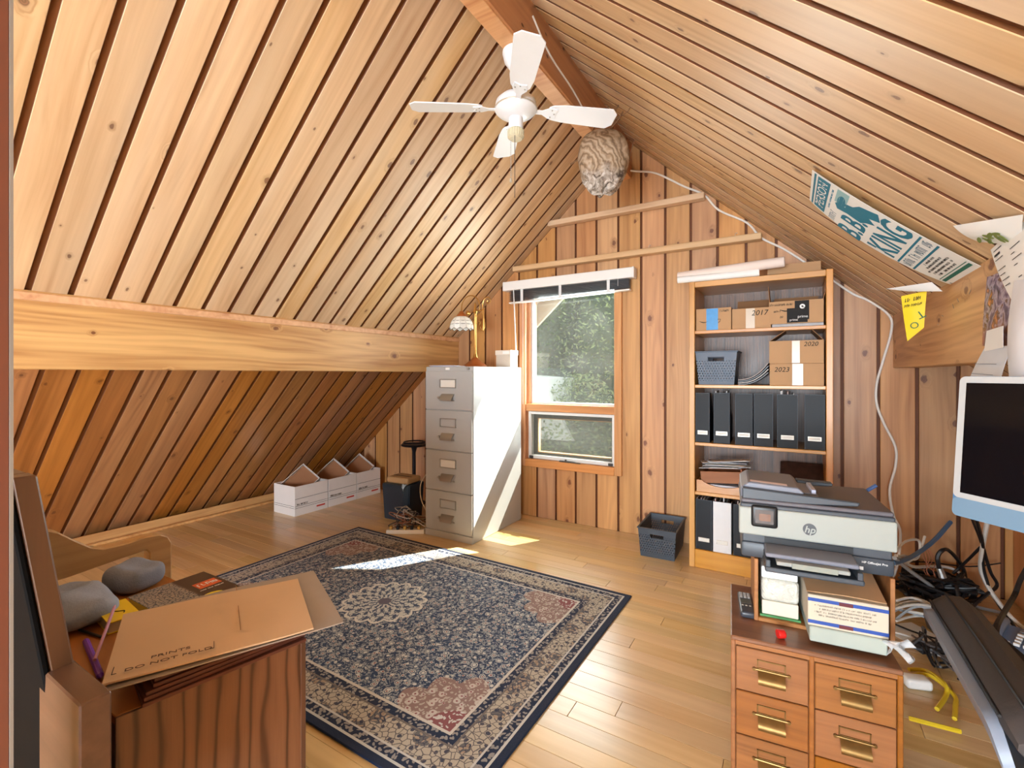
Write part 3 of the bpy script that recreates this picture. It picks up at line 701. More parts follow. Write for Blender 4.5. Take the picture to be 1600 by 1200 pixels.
for x in (BX0, BX1-.034): obj('side_panel', lb(x, x+.034, BYF, BYB, 0, BH), M['oakz'], bc)
obj('top_panel', lb(BX0+.034, BX1-.034, BYF+.002, BYB, BH-.038, BH-.002), M['oak'], bc)
IX0, IX1 = BX0+.034, BX1-.034
SH = (1.545, 1.193, .817, .495, .118)
for z in SH[:4]: obj('shelf', lb(IX0, IX1, BYF+.006, BYB-.012, z-.021, z), M['oak'], bc)
obj('kick_board', lb(IX0, IX1, BYF+.004, BYB-.012, 0, SH[4]), M['oak'], bc)
obj('back_panel', lb(IX0, IX1, BYB-.012, BYB-.003, SH[4], BH-.03, 0), M['backp'], bc)

M['tape'] = plain('clear_tape', srgb(206, 190, 168), .25); M['bluetape'] = plain('blue_tape', srgb(54, 142, 206), .4, var=.15, sc=40)
def carton(lab, x0, x1, y0, y1, z0, h, rz=0.0, op=None, mark=None, tape=None):
    cx, cy = (x0+x1)/2, (y0+y1)/2; hx, hy = (x1-x0)/2, (y1-y0)/2
    t = thing('cardboard_box', lab, 'box', (cx, cy, z0), rz); e = .004
    if op:
        b = B(); b.box(-hx, hx, -hy, hy, 0, e)
        for x in (-hx, hx-e): b.box(x, x+e, -hy, hy, e, h)
        for y in (-hy, hy-e): b.box(-hx+e, hx-e, y, y+e, e, h)
        obj('body', b, M['kraft'], t)
        for (ax, s_, ang, ln, u0, u1) in op:
            bb = B(); bb.box(u0, u1, 0, ln, -e/2, e/2)
            if ax == 'y': R_ = Matrix.Rotation(s_*ang if s_ > 0 else PI-ang, 4, 'X') if s_ > 0 else Matrix.Rotation(PI-ang, 4, 'X'); o = (0, s_*hy-(e/2)*s_, h)
            else: R_ = Matrix.Rotation(-PI/2*s_, 4, 'Z') @ Matrix.Rotation(ang, 4, 'X'); o = (s_*hx-(e/2)*s_, 0, h)
            fo = obj('flap', bb, M['kraftin'], t); fo.matrix_world = Matrix.Translation(o) @ R_; fo.matrix_parent_inverse = Matrix.Identity(4); fo.matrix_basis = Matrix.Translation(o) @ R_
    else:
        obj('body', B().box(-hx, hx, -hy, hy, 0, h, bev=.002), M['kraft'], t)
    if tape: obj('tape', B().box(tape[0], tape[1], -hy-.0012, -hy-.0002, .002, h-.002), tape[2], t)
    if mark:
        for s_, u, z, sz in mark:
            if s_.isdigit(): text('handwriting', s_, sz, M['ink'], t, (u, -hy-.0012, z), (PI/2, 0, 0), shear=.2)
            else: obj('handwriting', strokes(len(s_)*sz*.5, sz*.62, len(s_)), M['ink'], t, (u, -hy-.0012, z), (PI/2, 0, 0))
    return t
def smile(t, u, z, y, sc_=1.0, mat=None):
    b = B(); b.sheet(lambda a, v: (u+(a-.5)*.075*sc_, y, z-.010*sc_*math.sin(PI*a)*1.2+(v-.5)*.007*sc_*math.sin(PI*min(a*1.1+.06, 1))), 12, 1, .0008)
    obj('printed_smile', b, mat or M['ink'], t)
    b = B(); b.tube([(u+.10*sc_, y, z+.008*sc_), (u+.122*sc_, y, z+.008*sc_), (u+.116*sc_, y, z-.012*sc_), (u+.104*sc_, y, z-.018*sc_)], .0018, 5); obj('printed_mark', b, mat or M['ink'], t)
yb_ = BYF+.018
t = carton('closed cardboard box with blue tape at the end of the top shelf', -.548, -.338, yb_, yb_+.2, SH[0], .142, mark=[('BOOKS', .066, .122, .022)], tape=(-.042, .028, M['bluetape'])); smile(t, -.055, .062, -.1015, .8)
t = carton('open cardboard box with handwritten year between two printed boxes on the top shelf', -.334, -.118, yb_+.012, yb_+.25, SH[0], .128, op=[('y', 1, 1.15, .09, -.1, .1)], mark=[('2017', .045, .095, .045)], tape=(-.03, .02, M['tape']))
pl_ = tag(obj('papers', lb(-.112, .15, yb_-.006, yb_+.26, SH[0], SH[0]+.018, .002), plain('grey_papers', srgb(176, 176, 178), .8, var=.2, sc=50)), 'thin pile of grey papers under a box on the top shelf', 'papers')
pl_.location = (cxB, cyB, 0)
t = carton('open cardboard box with black printed tape on the top shelf', -.128, .15, yb_+.0, yb_+.24, SH[0]+.02, .135, op=[('x', -1, 1.5, .10, -.1, .1), ('x', 1, 1.35, .10, -.1, .1), ('y', 1, 1.6, .05, -.12, .12)], mark=[('CANVAS DISK', -.075, .115, .022), ('DISK', -.1, .075, .02), ('20', -.075, .04, .018)])
smile(t, -.05, .085, -.1215, .85)
b = B(); b.box(-.045, .06, -.1214, -.1202, .004, .09); b.box(-.005, .068, -.1216, -.1203, .02, .133); bt = obj('printed_tape', b, M['ink'], t)
obj('printed_circle', B().cyl((.034, -.1217, .098), (.034, -.1215, .098), .014, seg=20), M['paper'], t); obj('printed_arrow', B().prism([(.03, .091), (.03, .105), (.042, .098)], -.1221, -.1218, 'y'), M['ink'], t)
text('lettering', 'prime', .022, M['paper'], t, (.036, -.1219, .038), (PI/2, 0, 0)); text('lettering', 'prime', .018, M['paper'], t, (-.01, -.1219, .02), (PI/2, 0, 0))
# second shelf
basket('grey blue perforated plastic basket on the second bookcase shelf', (-.428, 3.37, SH[1]), .105, .1, .214, M['bask2'], 0, .18)
t = carton('cardboard box marked 2023 at the bottom of the stack of two', -.125, .152, yb_, yb_+.25, SH[1], .132, mark=[('2023', -.075, .095, .04)], tape=(-.02, .035, M['tape']))
t = carton('open cardboard box marked 2020 on top of the stack of two', -.127, .151, yb_+.004, yb_+.25, SH[1]+.133, .136, op=[('x', -1, 2.5, .13, -.12, .12), ('x', 1, 2.3, .12, -.12, .12)], mark=[('2020', .075, .112, .036)], tape=(-.02, .02, M['tape']))
t = thing('magazine_pile', 'slumped dark magazines between the basket and the cardboard boxes', 'magazines', (-.215, 3.40, SH[1]))
for i in range(4):
    obj('magazine', B().sheet(lambda u, v, i=i: (-.085+.165*u, -.13+.25*v, .006+i*.010+(.075+.01*i)*(u**2.4)), 8, 2, .006), plain('magazine_cover%d' % i, srgb(*((60, 58, 62), (150, 140, 132), (44, 44, 50), (120, 92, 74))[i]), .4, var=.3, sc=30), t)
# magazine files
M['file'] = plain('black_board_file', srgb(17, 19, 24), .5, var=.15, sc=6, spec=.3); M['filew'] = plain('white_board_file', srgb(226, 226, 226), .5); M['fedge'] = plain('file_edge', srgb(96, 104, 114), .5)
M['nickel'] = plain('nickel', srgb(206, 200, 188), .35, .5)
def mag_file(lab, x0, x1, z, h, mat, rz=0.0, group=None, papers=None, lean=0.0):
    w = x1-x0; t = thing('magazine_file', lab, 'magazine file', ((x0+x1)/2, BYF+.02, z), rz, group); t.rotation_euler = (0, lean, rz)
    D_ = .25; hw = w/2
    obj('spine', B().box(-hw, hw, 0, .004, 0, h, bev=.0015), mat, t)
    for x in (-hw, hw-.003): obj('side', B().prism([(.004, .0), (D_, .0), (D_, h*.45), (D_*.55, h*.62), (.06, h), (.004, h)], x, x+.003, 'x'), mat, t)
    obj('bottom', B().box(-hw+.003, hw-.003, .004, D_, 0, .003), mat, t); obj('back', B().box(-hw+.003, hw-.003, D_-.003, D_, .003, h*.45), mat, t)
    b = B()
    for x in (-hw+.001, hw-.001): b.cyl((x, -.0005, .001), (x, -.0005, h-.001), .0013, seg=6)
    b.cyl((-hw, -.0005, h-.001), (hw, -.0005, h-.001), .0012, seg=6); obj('edging', b, M['fedge'], t)
    lz = h*.20; lw = min(.034, hw*.72)
    b = B(); b.box(-lw, lw, -.003, 0, lz-.013, lz+.013, bev=.001); lh = obj('label_holder', b, M['nickel'], t); obj('label_card', B().box(-lw+.004, lw-.004, -.0035, -.0025, lz-.009, lz+.009), M['card'], lh)
    if papers:
        rr_ = random.Random(papers)
        for i in range(papers % 4+2):
            x = -hw+.012+i*(w-.024)/(papers % 4+2)
            obj('papers', B().box(x, x+.006, .02, .22, .004, h*(.98+.11*rr_.random()), M=Matrix.Rotation(rr_.uniform(-.05, .05), 4, 'Y')), plain('file_papers%d_%d' % (papers, i), srgb(*rr_.choice(((216, 214, 210), (196, 190, 186), (186, 160, 150)))), .8), t)
    return t
G6 = 'black magazine files in a row on the middle bookcase shelf'
ordn = ('first', 'second', 'third', 'fourth', 'fifth', 'sixth')
for i, (x0, x1) in enumerate(((-.551, -.466), (-.441, -.347), (-.315, -.218), (-.210, -.107), (-.085, .022), (.056, .156))):
    lab = 'black magazine file with nickel label holder, %s from the window side of the middle shelf' % ordn[i]
    mag_file(lab, x0, x1, SH[2], .322+.003*(i % 2), M['file'], rz=(0, .04, .05, .05, .03, -.04)[i], group=G6, papers=(0, 9, 0, 0, 6, 0)[i] or None)
G3 = 'magazine files on the bottom bookcase shelf'
mag_file('black magazine file with papers sticking out on the bottom shelf end', -.549, -.452, SH[4], .325, M['file'], .0, G3, 7)
mag_file('white magazine file stuffed with papers on the bottom shelf', -.446, -.337, SH[4], .325, M['filew'], .02, G3, 10)
mag_file('black magazine file beside the white one on the bottom shelf', -.325, -.222, SH[4], .322, M['file'], .0, G3, 5)
mag_file('black magazine file behind the printer on the bottom shelf', -.205, -.1, SH[4], .322, M['file'], .0, G3)
# fourth shelf: scalloped letter tray, wooden tray heaped with paper, books
lt = thing('letter_tray', 'oak letter tray with scalloped front on the fourth bookcase shelf', 'tray', (-.385, 3.40, SH[3]))
b = B(); b.box(-.16, .16, -.13, .13, 0, .006); obj('bottom', b, M['oak'], lt)
pr = [(-.16, 0), (.16, 0), (.16, .075)]+[(.16-.32*k/20, .075-.036*math.sin(PI*min(max((k-2)/16, 0), 1))**.6) for k in range(1, 20)]+[(-.16, .075)]
obj('front', B().prism(pr[::-1], -.142, -.13, 'y'), M['oak'], lt)
for x in (-.16, .15): obj('side', B().box(x, x+.01, -.13, .13, .006, .07), M['oak'], lt)
obj('papers', B().box(-.14, .14, -.12, .12, .006, .05), plain('tray_papers', srgb(206, 204, 208), .8, var=.15, sc=60), lt)
wt = thing('wooden_box_tray', 'small open cedar box tipped on the letter tray', 'tray', (-.39, 3.38, SH[3]+.068), -.08); wt.rotation_euler = (0.03, -.09, -.05)
mw_ = wood('cedar_box', srgb(126, 70, 38), srgb(178, 112, 66), rough=.6)
for nm_, a in (('front', (-.125, .125, -.11, -.1, 0, .075)), ('back', (-.125, .125, .1, .11, 0, .075)), ('side', (-.125, -.115, -.1, .1, 0, .075)), ('side', (.115, .125, -.1, .1, 0, .09)), ('bottom', (-.115, .115, -.1, .1, 0, .006))): obj(nm_, B().box(*a, bev=.002), mw_, wt)
rr_ = random.Random(3)
for i in range(9):
    e_ = obj('envelope', B().box(-.12, .12, -.055, .055, 0, .0022), M['paper'] if i % 3 else plain('grey_envelope%d' % i, srgb(196, 196, 204), .8), loc=(-.385+rr_.uniform(-.03, .03), 3.36+rr_.uniform(-.02, .03), SH[3]+.15+.0062*i), rot=(rr_.uniform(-.1, .02), rr_.uniform(-.17, .02), rr_.uniform(-.35, .35)))
    tag(e_, 'loose paper envelope heaped on the small cedar box', 'envelope', 'envelopes heaped on the cedar box')
tag(obj('paper_ream', lb(-.08, .155, yb_+.02, yb_+.3, SH[3], SH[3]+.055, .001), plain('paper_edges', srgb(226, 224, 222), .8, var=.08, sc=90)), 'thick pile of white paper on the fourth bookcase shelf', 'papers').location = (cxB, cyB, 0)
tag(obj('picture_book', B().box(-.12, .12, -.11, .11, 0, .012), plain('dark_photo_cover', srgb(70, 50, 42), .35, var=.7, sc=25), loc=(.045, 3.50, SH[3]+.11), rot=(.7, 0, 0)), 'dark picture book propped on the paper pile', 'book')
# on top of the bookcase
M['drafting'] = plain('rolled_paper', srgb(232, 216, 206), .7, var=.03)
ro = B(); ro.lathe([(.026, -.31), (.031, -.31), (.031, .31), (.026, .31), (.026, -.31)], 20, M=Matrix.Rotation(PI/2, 4, 'Y'))
ro.lathe([(.012, -.309), (.016, -.309), (.016, .309), (.012, .309)], 16, M=Matrix.Rotation(PI/2, 4, 'Y'))
tag(obj('paper_roll', ro, M['drafting'], loc=(-.355, 3.262, BH+.06), rot=(0, -.03, -.06), smooth=True), 'long loose roll of drafting paper on top of the bookcase', 'paper roll')
ro = B(); ro.lathe([(.018, -.24), (.022, -.24), (.022, .24), (.018, .24), (.018, -.24)], 18, M=Matrix.Rotation(PI/2, 4, 'Y'))
tag(obj('paper_roll', ro, M['paper'], loc=(-.42, 3.245, BH+.021), rot=(0, 0, .03), smooth=True), 'thinner white paper roll under the long drafting roll', 'paper roll')
tag(obj('papers', lb(-.5, .0, BYF+.06, BYF+.3, BH, BH+.008, .001), M['black']).__class__ and bpy.data.objects[-1] if False else obj('portfolio', B().box(-.26, .26, -.13, .13, 0, .01, bev=.002), M['black'], loc=(-.24, 3.43, BH)), 'flat black portfolio lying on top of the bookcase', 'portfolio')
tag(obj('cardboard_strip', B().box(-.14, .14, -.004, .004, 0, .075), M['kraft'], loc=(.0, 3.35, BH), rot=(-.1, 0, 0)), 'strip of cardboard standing on edge on top of the bookcase', 'cardboard')

# ================================================================ blind, ledges, cable on the far wall
vb = thing('window_blind', 'raised dark slat blind with white headrail over the window', 'blind', (-1.647, 3.6, 0))
obj('headrail', B().box(-.594, .594, -.04, .035, 2.008, 2.088, bev=.004), M['white'], vb)
obj('headrail_end', B().box(.582, .597, -.042, .035, 2.006, 2.09, bev=.003), M['white'], vb)
msl = plain('slat_grey', srgb(92, 98, 106), .3, .3, var=.05)
for i in range(11):
    z = 2.0-.0066*i; t_ = .022*(i/10)
    obj('slat', B().box(-.53, .555, -.026, .022, -.0012, .0012), msl, vb, (0, 0, z-t_*.4), (0, -.0018*i, 0))
obj('bottom_rail', B().box(-.535, .56, -.028, .024, -.006, .006, bev=.003), M['white'], vb, (0, 0, 1.908), (0, -.02, 0))
for x in (-.40, -.03, .39): obj('ladder_tape', B().box(x-.012, x+.012, -.032, -.029, 1.905+.02*x, 2.008), M['whitemetal'], vb)
obj('tilt_wand', B().cyl((-.44, -.06, 1.45), (-.475, -.045, 2.02), .006, .0045, seg=8), M['white'], vb)
obj('wand_tip', B().cyl((-.438, -.061, 1.37), (-.44, -.06, 1.46), .009, .007, seg=8), M['white'], vb)
for x in (-.385, .47): obj('cord', B().cyl((x, -.036, 1.0 if x < 0 else 1.95), (x, -.036, 2.01), .0014, seg=5), M['white'], vb)
M['pine'] = wood('pale_pine', srgb(206, 160, 112), srgb(236, 204, 162), rough=.55)
for (x0, x1, z, lab, rnd) in ((-2.15, -.185, 2.178, 'long pale pine ledge strip on the gable wall above the window blind', 0), (-1.80, -.548, 2.525, 'short pale pine ledge strip high on the gable wall', 1)):
    b = B(); b.box(x0-(x0+x1)/2, x1-(x0+x1)/2, -.075, 0, 0, .045, bev=.008, seg=2)
    o = tag(obj('wood_ledge', b, M['pine'], loc=((x0+x1)/2, WY-.014, z)), lab, 'ledge')
for x in (-.35, -.95): tag(obj('screw_hook', B().tube([(0, 0, 0), (0, 0, .02), (.008, 0, .028), (.014, 0, .02)], .0018, 5, smooth=3), M['nickel'], loc=(x, WY-.05, 2.223)), 'tiny metal hook on the long pine ledge', 'hook', 'hooks on the long pine ledge')
M['cablew'] = plain('white_cable', srgb(232, 226, 216), .45)
pts = [(-1.13, 3.60, 2.86), (-1.05, WY-.02, 2.85), (-.9, WY-.02, 2.80), (-.7, WY-.02, 2.66), (-.56, WY-.02, 2.57), (-.46, WY-.02, 2.44), (-.28, WY-.02, 2.32), (-.19, WY-.02, 2.20), (-.05, WY-.02, 2.1), (.12, WY-.02, 1.95), (.2, WY-.02, 1.88), (.32, WY-.02, 1.77), (.40, WY-.02, 1.72), (.50, WY-.03, 1.62), (.51, WY-.03, 1.52), (.47, WY-.03, 1.34), (.44, WY-.03, 1.2), (.44, WY-.03, 1.08), (.475, WY-.03, .96), (.53, WY-.03, .82), (.53, WY-.03, .7), (.50, WY-.05, .56), (.51, WY-.10, .42), (.54, WY-.12, .32), (.50, WY-.2, .1), (.4, WY-.25, .012)]
tag(obj('white_cable', B().tube(pts, lambda t: .0075, 8, smooth=5), M['cablew'], base=True), 'white cable stapled along the roof line and hanging down the gable wall', 'cable')

# ================================================================ oak drawer cabinet with the printer (right foreground)
PHI = .106; CO = Vector((-.167, 1.598, 0)); EX, EY = Vector((math.cos(PHI), math.sin(PHI), 0)), Vector((-math.sin(PHI), math.cos(PHI), 0))
def cl(x, y, z=0.0): return CO+EX*x+EY*y+Vector((0, 0, z))
CT, CW, CD = .45, .427, .397
M['quart'] = wood('quartered_oak', srgb(110, 64, 26), srgb(154, 96, 46), rough=.38, fine=90, broad=26, coat=.15, var=.03, huevar=.002)
M['walnut'] = wood('dark_oak_top', srgb(98, 58, 38), srgb(142, 92, 64), rough=.35, fine=70, coat=.2, var=.04)
M['antique'] = plain('antique_brass', srgb(126, 98, 56), .38, .8, var=.25, sc=50)
dc = thing('drawer_cabinet', 'low oak card file cabinet with brass pulls carrying the printer', 'cabinet', cl(CW/2, CD/2), PHI)
hw, hd = CW/2, CD/2
obj('carcass', B().box(-hw+.004, hw-.004, -hd+.012, hd, 0, CT-.012), M['quart'], dc)
obj('top', B().box(-hw, hw, -hd, hd, CT-.014, CT, bev=.003), M['walnut'], dc)
for x in (-hw, -.006, hw-.013): obj('stile', B().box(x, x+.013, -hd+.001, -hd+.02, .0, CT-.014, bev=.002), M['quart'], dc)
for z in (.0, CT-.026): obj('rail', B().box(-hw+.013, hw-.013, -hd+.002, -hd+.02, z, z+.012), M['quart'], dc)
for cx0, cx1 in ((-hw+.015, -.008), (.009, hw-.015)):
    for i in range(3):
        z1 = CT-.03-.1365*i; z0 = z1-.1325
        d = obj('drawer', B().box(cx0, cx1, -hd+.0015, -hd+.03, z0, z1, bev=.002), M['quart'], dc); m = (cx0+cx1)/2; y = -hd+.0015; zm = (z0+z1)/2
        b = B()
        for za, zb in ((zm+.036, zm+.039), (zm+.012, zm+.015)): b.box(m-.038, m+.038, y-.003, y, za, zb)
        for xa in (m-.038, m+.035): b.box(xa, xa+.003, y-.003, y, zm+.012, zm+.039)
        b.cyl((m-.044, y-.003, zm+.009), (m+.044, y-.003, zm+.009), .0035, seg=8)
        for s_ in (-1, 1): b.cyl((m+s_*.046, y-.006, zm+.009), (m+s_*.046, y, zm+.009), .005, seg=10)
        obj('label_frame', b, M['antique'], d)
        obj('pull', B().sheet(lambda u, v: (m-.036+.072*u, y-.004-.020*math.sin(v*1.9), zm+.007-.03*v), 4, 6, .0025), M['antique'], d, smooth=True)
# cubby between cabinet and printer
CR0, CR1, CRY0, CRY1, CRH = .070, .442, .13, .40, .203
cb_ = thing('wooden_cubby', 'open wooden cubby box between the drawer cabinet and the printer', 'cubby', cl((CR0+CR1)/2, (CRY0+CRY1)/2, CT), PHI); a, e = (CR1-CR0)/2, (CRY1-CRY0)/2
M['cubby'] = wood('old_fir', srgb(124, 78, 42), srgb(176, 120, 70), rough=.55, var=.05)
for nm_, q4 in (('side', (-a, -a+.012, -e, e, 0, CRH)), ('side', (a-.012, a, -e, e, 0, CRH)), ('bottom', (-a+.012, a-.012, -e, e, 0, .012)), ('back', (-a+.012, a-.012, e-.008, e, .012, CRH)), ('top', (-a+.012, a-.012, -e+.06, e-.008, CRH-.01, CRH))): obj(nm_, B().box(*q4, bev=.0015), M['cubby'], cb_)
zi = CT+.0125
tag(obj('green_folder', B().box(-.058, .058, -.09, .09, 0, .006), plain('green_card', srgb(70, 138, 80), .6), loc=cl(.146, .235, zi), rot=(0, 0, PHI)), 'green card folder under the wrapped paper in the cubby', 'folder')
q = N('cling_wrap'); v = q.co(); q.col(srgb(206, 204, 192)); q.set(Roughness=.12); q.bump(q.noise(v, 40, 4, 1.5), .8, .01); M['wrap'] = q.m
pk = thing('wrapped_paper', 'stack of paper wrapped in shiny clear plastic inside the cubby', 'paper', cl(.146, .235, zi+.0062), PHI)
obj('paper_block', B().box(-.052, .052, -.085, .09, 0, .045, bev=.002), plain('cream_paper', srgb(214, 206, 188), .8, var=.08, sc=80), pk)
b = B(); b.box(-.054, .054, -.088, .09, .045, .118, bev=.012, seg=3)
obj('wrapped_bundle', b, M['wrap'], pk, smooth=True)
obj('upper_pad', B().box(-.053, .05, -.08, .09, .118, .155, bev=.002), M['paper'], pk)
sb = thing('stationery_box', 'cream stationery box with two blue bands sticking out of the cubby', 'box', cl(.308, .175, zi), PHI)
obj('body', B().box(-.098, .098, -.13, .12, .045, .138, bev=.002), plain('cream_board2', srgb(196, 184, 164), .75), sb)
obj('lower_box', B().box(-.094, .094, -.135, .12, 0, .0448, bev=.003), plain('pale_green_board', srgb(164, 172, 162), .7), sb)
mb = plain('blue_print', srgb(34, 70, 150), .6)
for z in (.058, .124): obj('printed_band', B().box(-.098, .098, -.1308, -.1298, z-.005, z+.005), mb, sb)
for z in (.058, .124): obj('printed_badge', B().box(-.02, .014, -.1314, -.1306, z-.006, z+.004), plain('dark_red_print', srgb(92, 30, 36), .6), sb)
for i in range(4): obj('printed_words', strokes(.15-.02*(i % 2), .0052, 30+i), plain('grey_print2', srgb(120, 112, 104), .7) if i == 0 else bpy.data.materials['grey_print2'], sb, (-.006, -.1309, .109-.0095*i), (PI/2, 0, 0))
obj('lid_flap', B().sheet(lambda u, v: (-.098+.196*u, -.11+.22*v, .139+.035*v+.004*math.sin(u*3)), 4, 4, .003), M['kraft'], sb)
q = N('clear_plastic'); q.col(srgb(232, 236, 238)); q.set(Roughness=.15); q.b.inputs['Alpha'].default_value = .42; M['clear'] = q.m
tag(obj('plastic_sleeve', B().sheet(lambda u, v: cl(.398+.05*u+.012*math.sin(v*7), .03+.02*math.sin(u*6+v*3)-.03*v, zi+.01+.055*v+.014*math.sin(u*4)), 10, 10, .0012), M['clear'], smooth=True), 'crumpled clear plastic sleeve beside the stationery box', 'plastic')
rc = thing('cordless_handset', 'small grey remote handset with keypad on the drawer cabinet', 'handset', cl(.048, .21, CT), PHI+.05)
b = B(); b.box(-.022, .022, -.08, .08, 0, .021, bev=.007, seg=3); obj('body', b, plain('graphite_plastic', srgb(58, 62, 70), .35), rc, smooth=True)
obj('screen', B().box(-.016, .016, -.012, .018, .0205, .0215), plain('lcd_grey', srgb(92, 100, 96), .25), rc)
for i in range(4):
    for j in range(3): obj('key', B().box(-.0165+.0118*j, -.0075+.0118*j, .028+.0115*i, .036+.0115*i, .0205, .0228, bev=.001), plain('silver_key', srgb(176, 182, 188), .4) if i == j == 0 else bpy.data.materials['silver_key'], rc)
for j in range(3): obj('button', B().box(-.015+.011*j, -.008+.011*j, -.034, -.026, .0205, .0222, bev=.001), M['nickel'], rc)
tag(obj('bottle_cap', B().lathe([(0, 0), (.0125, 0), (.0135, .003), (.0125, .02), (.009, .023), (0, .023)], 20, M=Matrix.Translation((0, 0, .0125)) @ Matrix.Rotation(PI/2, 4, 'Y') @ Matrix.Translation((0, 0, -.011))), plain('red_plastic', srgb(206, 34, 30), .35), loc=cl(.14, .045, CT+.0008), rot=(0, 0, .5), smooth=True), 'small red plastic cap on the drawer cabinet', 'cap')

# printer
M['slate'] = plain('slate_plastic2', srgb(62, 68, 76), .42, var=.03); M['pgrey'] = plain('warm_grey_plastic', srgb(158, 162, 155), .45, var=.015); M['lidc'] = plain('dark_mauve_plastic', srgb(92, 88, 94), .4, var=.03); M['slate2'] = plain('mid_slate', srgb(120, 122, 134), .4, var=.03)
pr = thing('printer', 'grey and slate office inkjet printer with touch screen', 'printer', cl(.236, .30, CT+CRH+.0005), PHI)
ox, oy = -.211, -.17      # local corner of the front edge
def pb(x0, x1, y0, y1, z0, z1, bev=.004, seg=2): return B().box(ox+x0, ox+x1, oy+y0, oy+y1, z0, z1, bev=bev, seg=seg)
obj('base', pb(.006, .418, .004, .34, 0, .052, .01), M['slate'], pr, smooth=True)
obj('middle_body', pb(.010, .412, .008, .34, .050, .082, .004), M['slate'], pr)
obj('paper_bay', pb(.075, .315, .0035, .02, .036, .074, .0), M['black'], pr)
fp = obj('front_panel', pb(0, .422, -.004, .05, .078, .168, .005), M['pgrey'], pr)
obj('upper_body', pb(.004, .418, .0, .34, .166, .180, .004), M['slate'], pr)
obj('scanner_lid', pb(.006, .416, .004, .34, .180, .194, .005), M['lidc'], pr)
# document feeder with its two tray arms
fd = B(); fd.prism([(ox+.006, .192), (ox+.19, .192), (ox+.19, .222), (ox+.175, .236), (ox+.03, .243), (ox+.006, .225)], oy+.035, oy+.27, 'y', bev=.003)
fdo = obj('document_feeder', fd, M['slate2'], pr)
fa = B(); fa.prism([(ox+.01, .190), (ox+.17, .19), (ox+.33, .200), (ox+.335, .212), (ox+.01, .228)], oy+.012, oy+.036, 'y', bev=.003); obj('tray_arm', fa, M['slate'], pr)
fa = B(); fa.prism([(ox+.19, .205), (ox+.30, .212), (ox+.302, .222), (ox+.19, .226)], oy+.23, oy+.27, 'y', bev=.003); obj('tray_arm', fa, M['slate'], pr)
obj('tray_floor', B().prism([(ox+.188, .196), (ox+.24, .2), (ox+.23, .215), (ox+.188, .219)], oy+.06, oy+.22, 'y'), M['slate2'], pr)
obj('paper_guide', pb(.215, .228, .07, .19, .196, .228, .002), plain('pale_lavender', srgb(176, 178, 196), .4), pr)
obj('sticker', B().sheet(lambda u, v: (ox+.035+.11*u, oy+.05+.028*v, .2435-.0055*u*1.0+.0), 2, 1, .0005), plain('pink_white_sticker', srgb(232, 214, 216), .6, var=.12, sc=60), pr)
ts = obj('control_panel', pb(.036, .112, -.012, .0, .108, .178, .008, 3), M['black'], pr, smooth=True)
obj('screen', pb(.048, .100, -.0128, -.0115, .121, .165, 0), plain('dim_screen', srgb(54, 34, 26), .15), ts)
obj('screen_picture', pb(.059, .092, -.0132, -.0127, .13, .153, 0), plain('screen_image', srgb(112, 70, 44), .2, var=.4, sc=60), ts)
lg = obj('logo_disc', B().cyl((ox+.200, oy-.0052, .118), (ox+.200, oy-.0038, .118), .0185, seg=32), plain('logo_grey', srgb(70, 74, 78), .4), pr)
text('logo_letters', 'hp', .03, M['pgrey'], lg, (ox+.2, oy-.0054, .1165), (PI/2, 0, 0), shear=.25, bold=.0004)
# output and input trays
ot = obj('output_tray', pb(.072, .312, -.095, .006, .042, .056, .006, 2), M['slate2'], pr)
obj('tray_extension', pb(.10, .285, -.118, -.03, .030, .042, .003), plain('pale_grey_tray', srgb(150, 152, 148), .4), pr)
obj('extension_flap', pb(.14, .255, -.122, -.117, .028, .044, .001), plain('grey_green_tray', srgb(138, 142, 132), .4), pr)
obj('input_tray', pb(.07, .322, -.105, .006, .0, .016, .005, 2), M['slate'], pr)
for x in (.072, .305): obj('tray_cheek', pb(x, x+.014, -.1, .004, .010, .036, .003), M['slate'], pr)
text('lettering', 'HP OfficeJet Pro', .0095, M['paper'], pr, (ox+.368, oy+.0035, .036), (PI/2, 0, 0))
b = B(); b.box(ox+.328, ox+.340, oy+.0028, oy+.004, .012, .022); obj('printed_icon', b, M['paper'], pr)
tag(obj('usb_stick', B().box(-.012, .024, -.007, .007, -.004, .004, bev=.002), plain('blue_tab', srgb(64, 96, 150), .4), loc=cl(.452, .45, CT+CRH+.198), rot=(.3, -.7, PHI)), 'small blue tag clipped on the white cable behind the printer', 'tag')

# ================================================================ desk with the all-in-one computer
M['desk'] = wood('light_desk_wood', srgb(190, 140, 84), srgb(226, 184, 128), axis='Y', rough=.4)
dk = thing('desk', 'light wooden desk under the computer at the picture edge', 'desk', (0, 0, 0))
obj('desk_top', B().prism([(.50, .55), (1.45, .55), (1.45, 2.05), (.64, 2.05), (.50, 1.62)], .712, .74, 'z', bev=.003), M['desk'], dk)
for x, y in ((.56, .62), (1.38, .62), (1.38, 1.98), (.655, 2.0)): obj('leg', B().cyl((x, y, 0), (x, y, .712), .014, seg=12), M['steelh'], dk)
LBX = Vector((.347, 1.609, .902)); u_ = Vector((.665, -.747, 0)).normalized(); nrm = Vector((-u_.y*-1, 0, 0)); nrm = Vector((u_.y, -u_.x, 0))
up_ = (Vector((0, 0, 1))-nrm*.075).normalized()
Mi = frame(LBX, u_, up_)   # x along the chin, y up, z toward the viewer
im = thing('desktop_computer', 'slim all-in-one computer with dark screen, white bezel and blue chin', 'computer', (0, 0, 0)); im.matrix_world = Mi
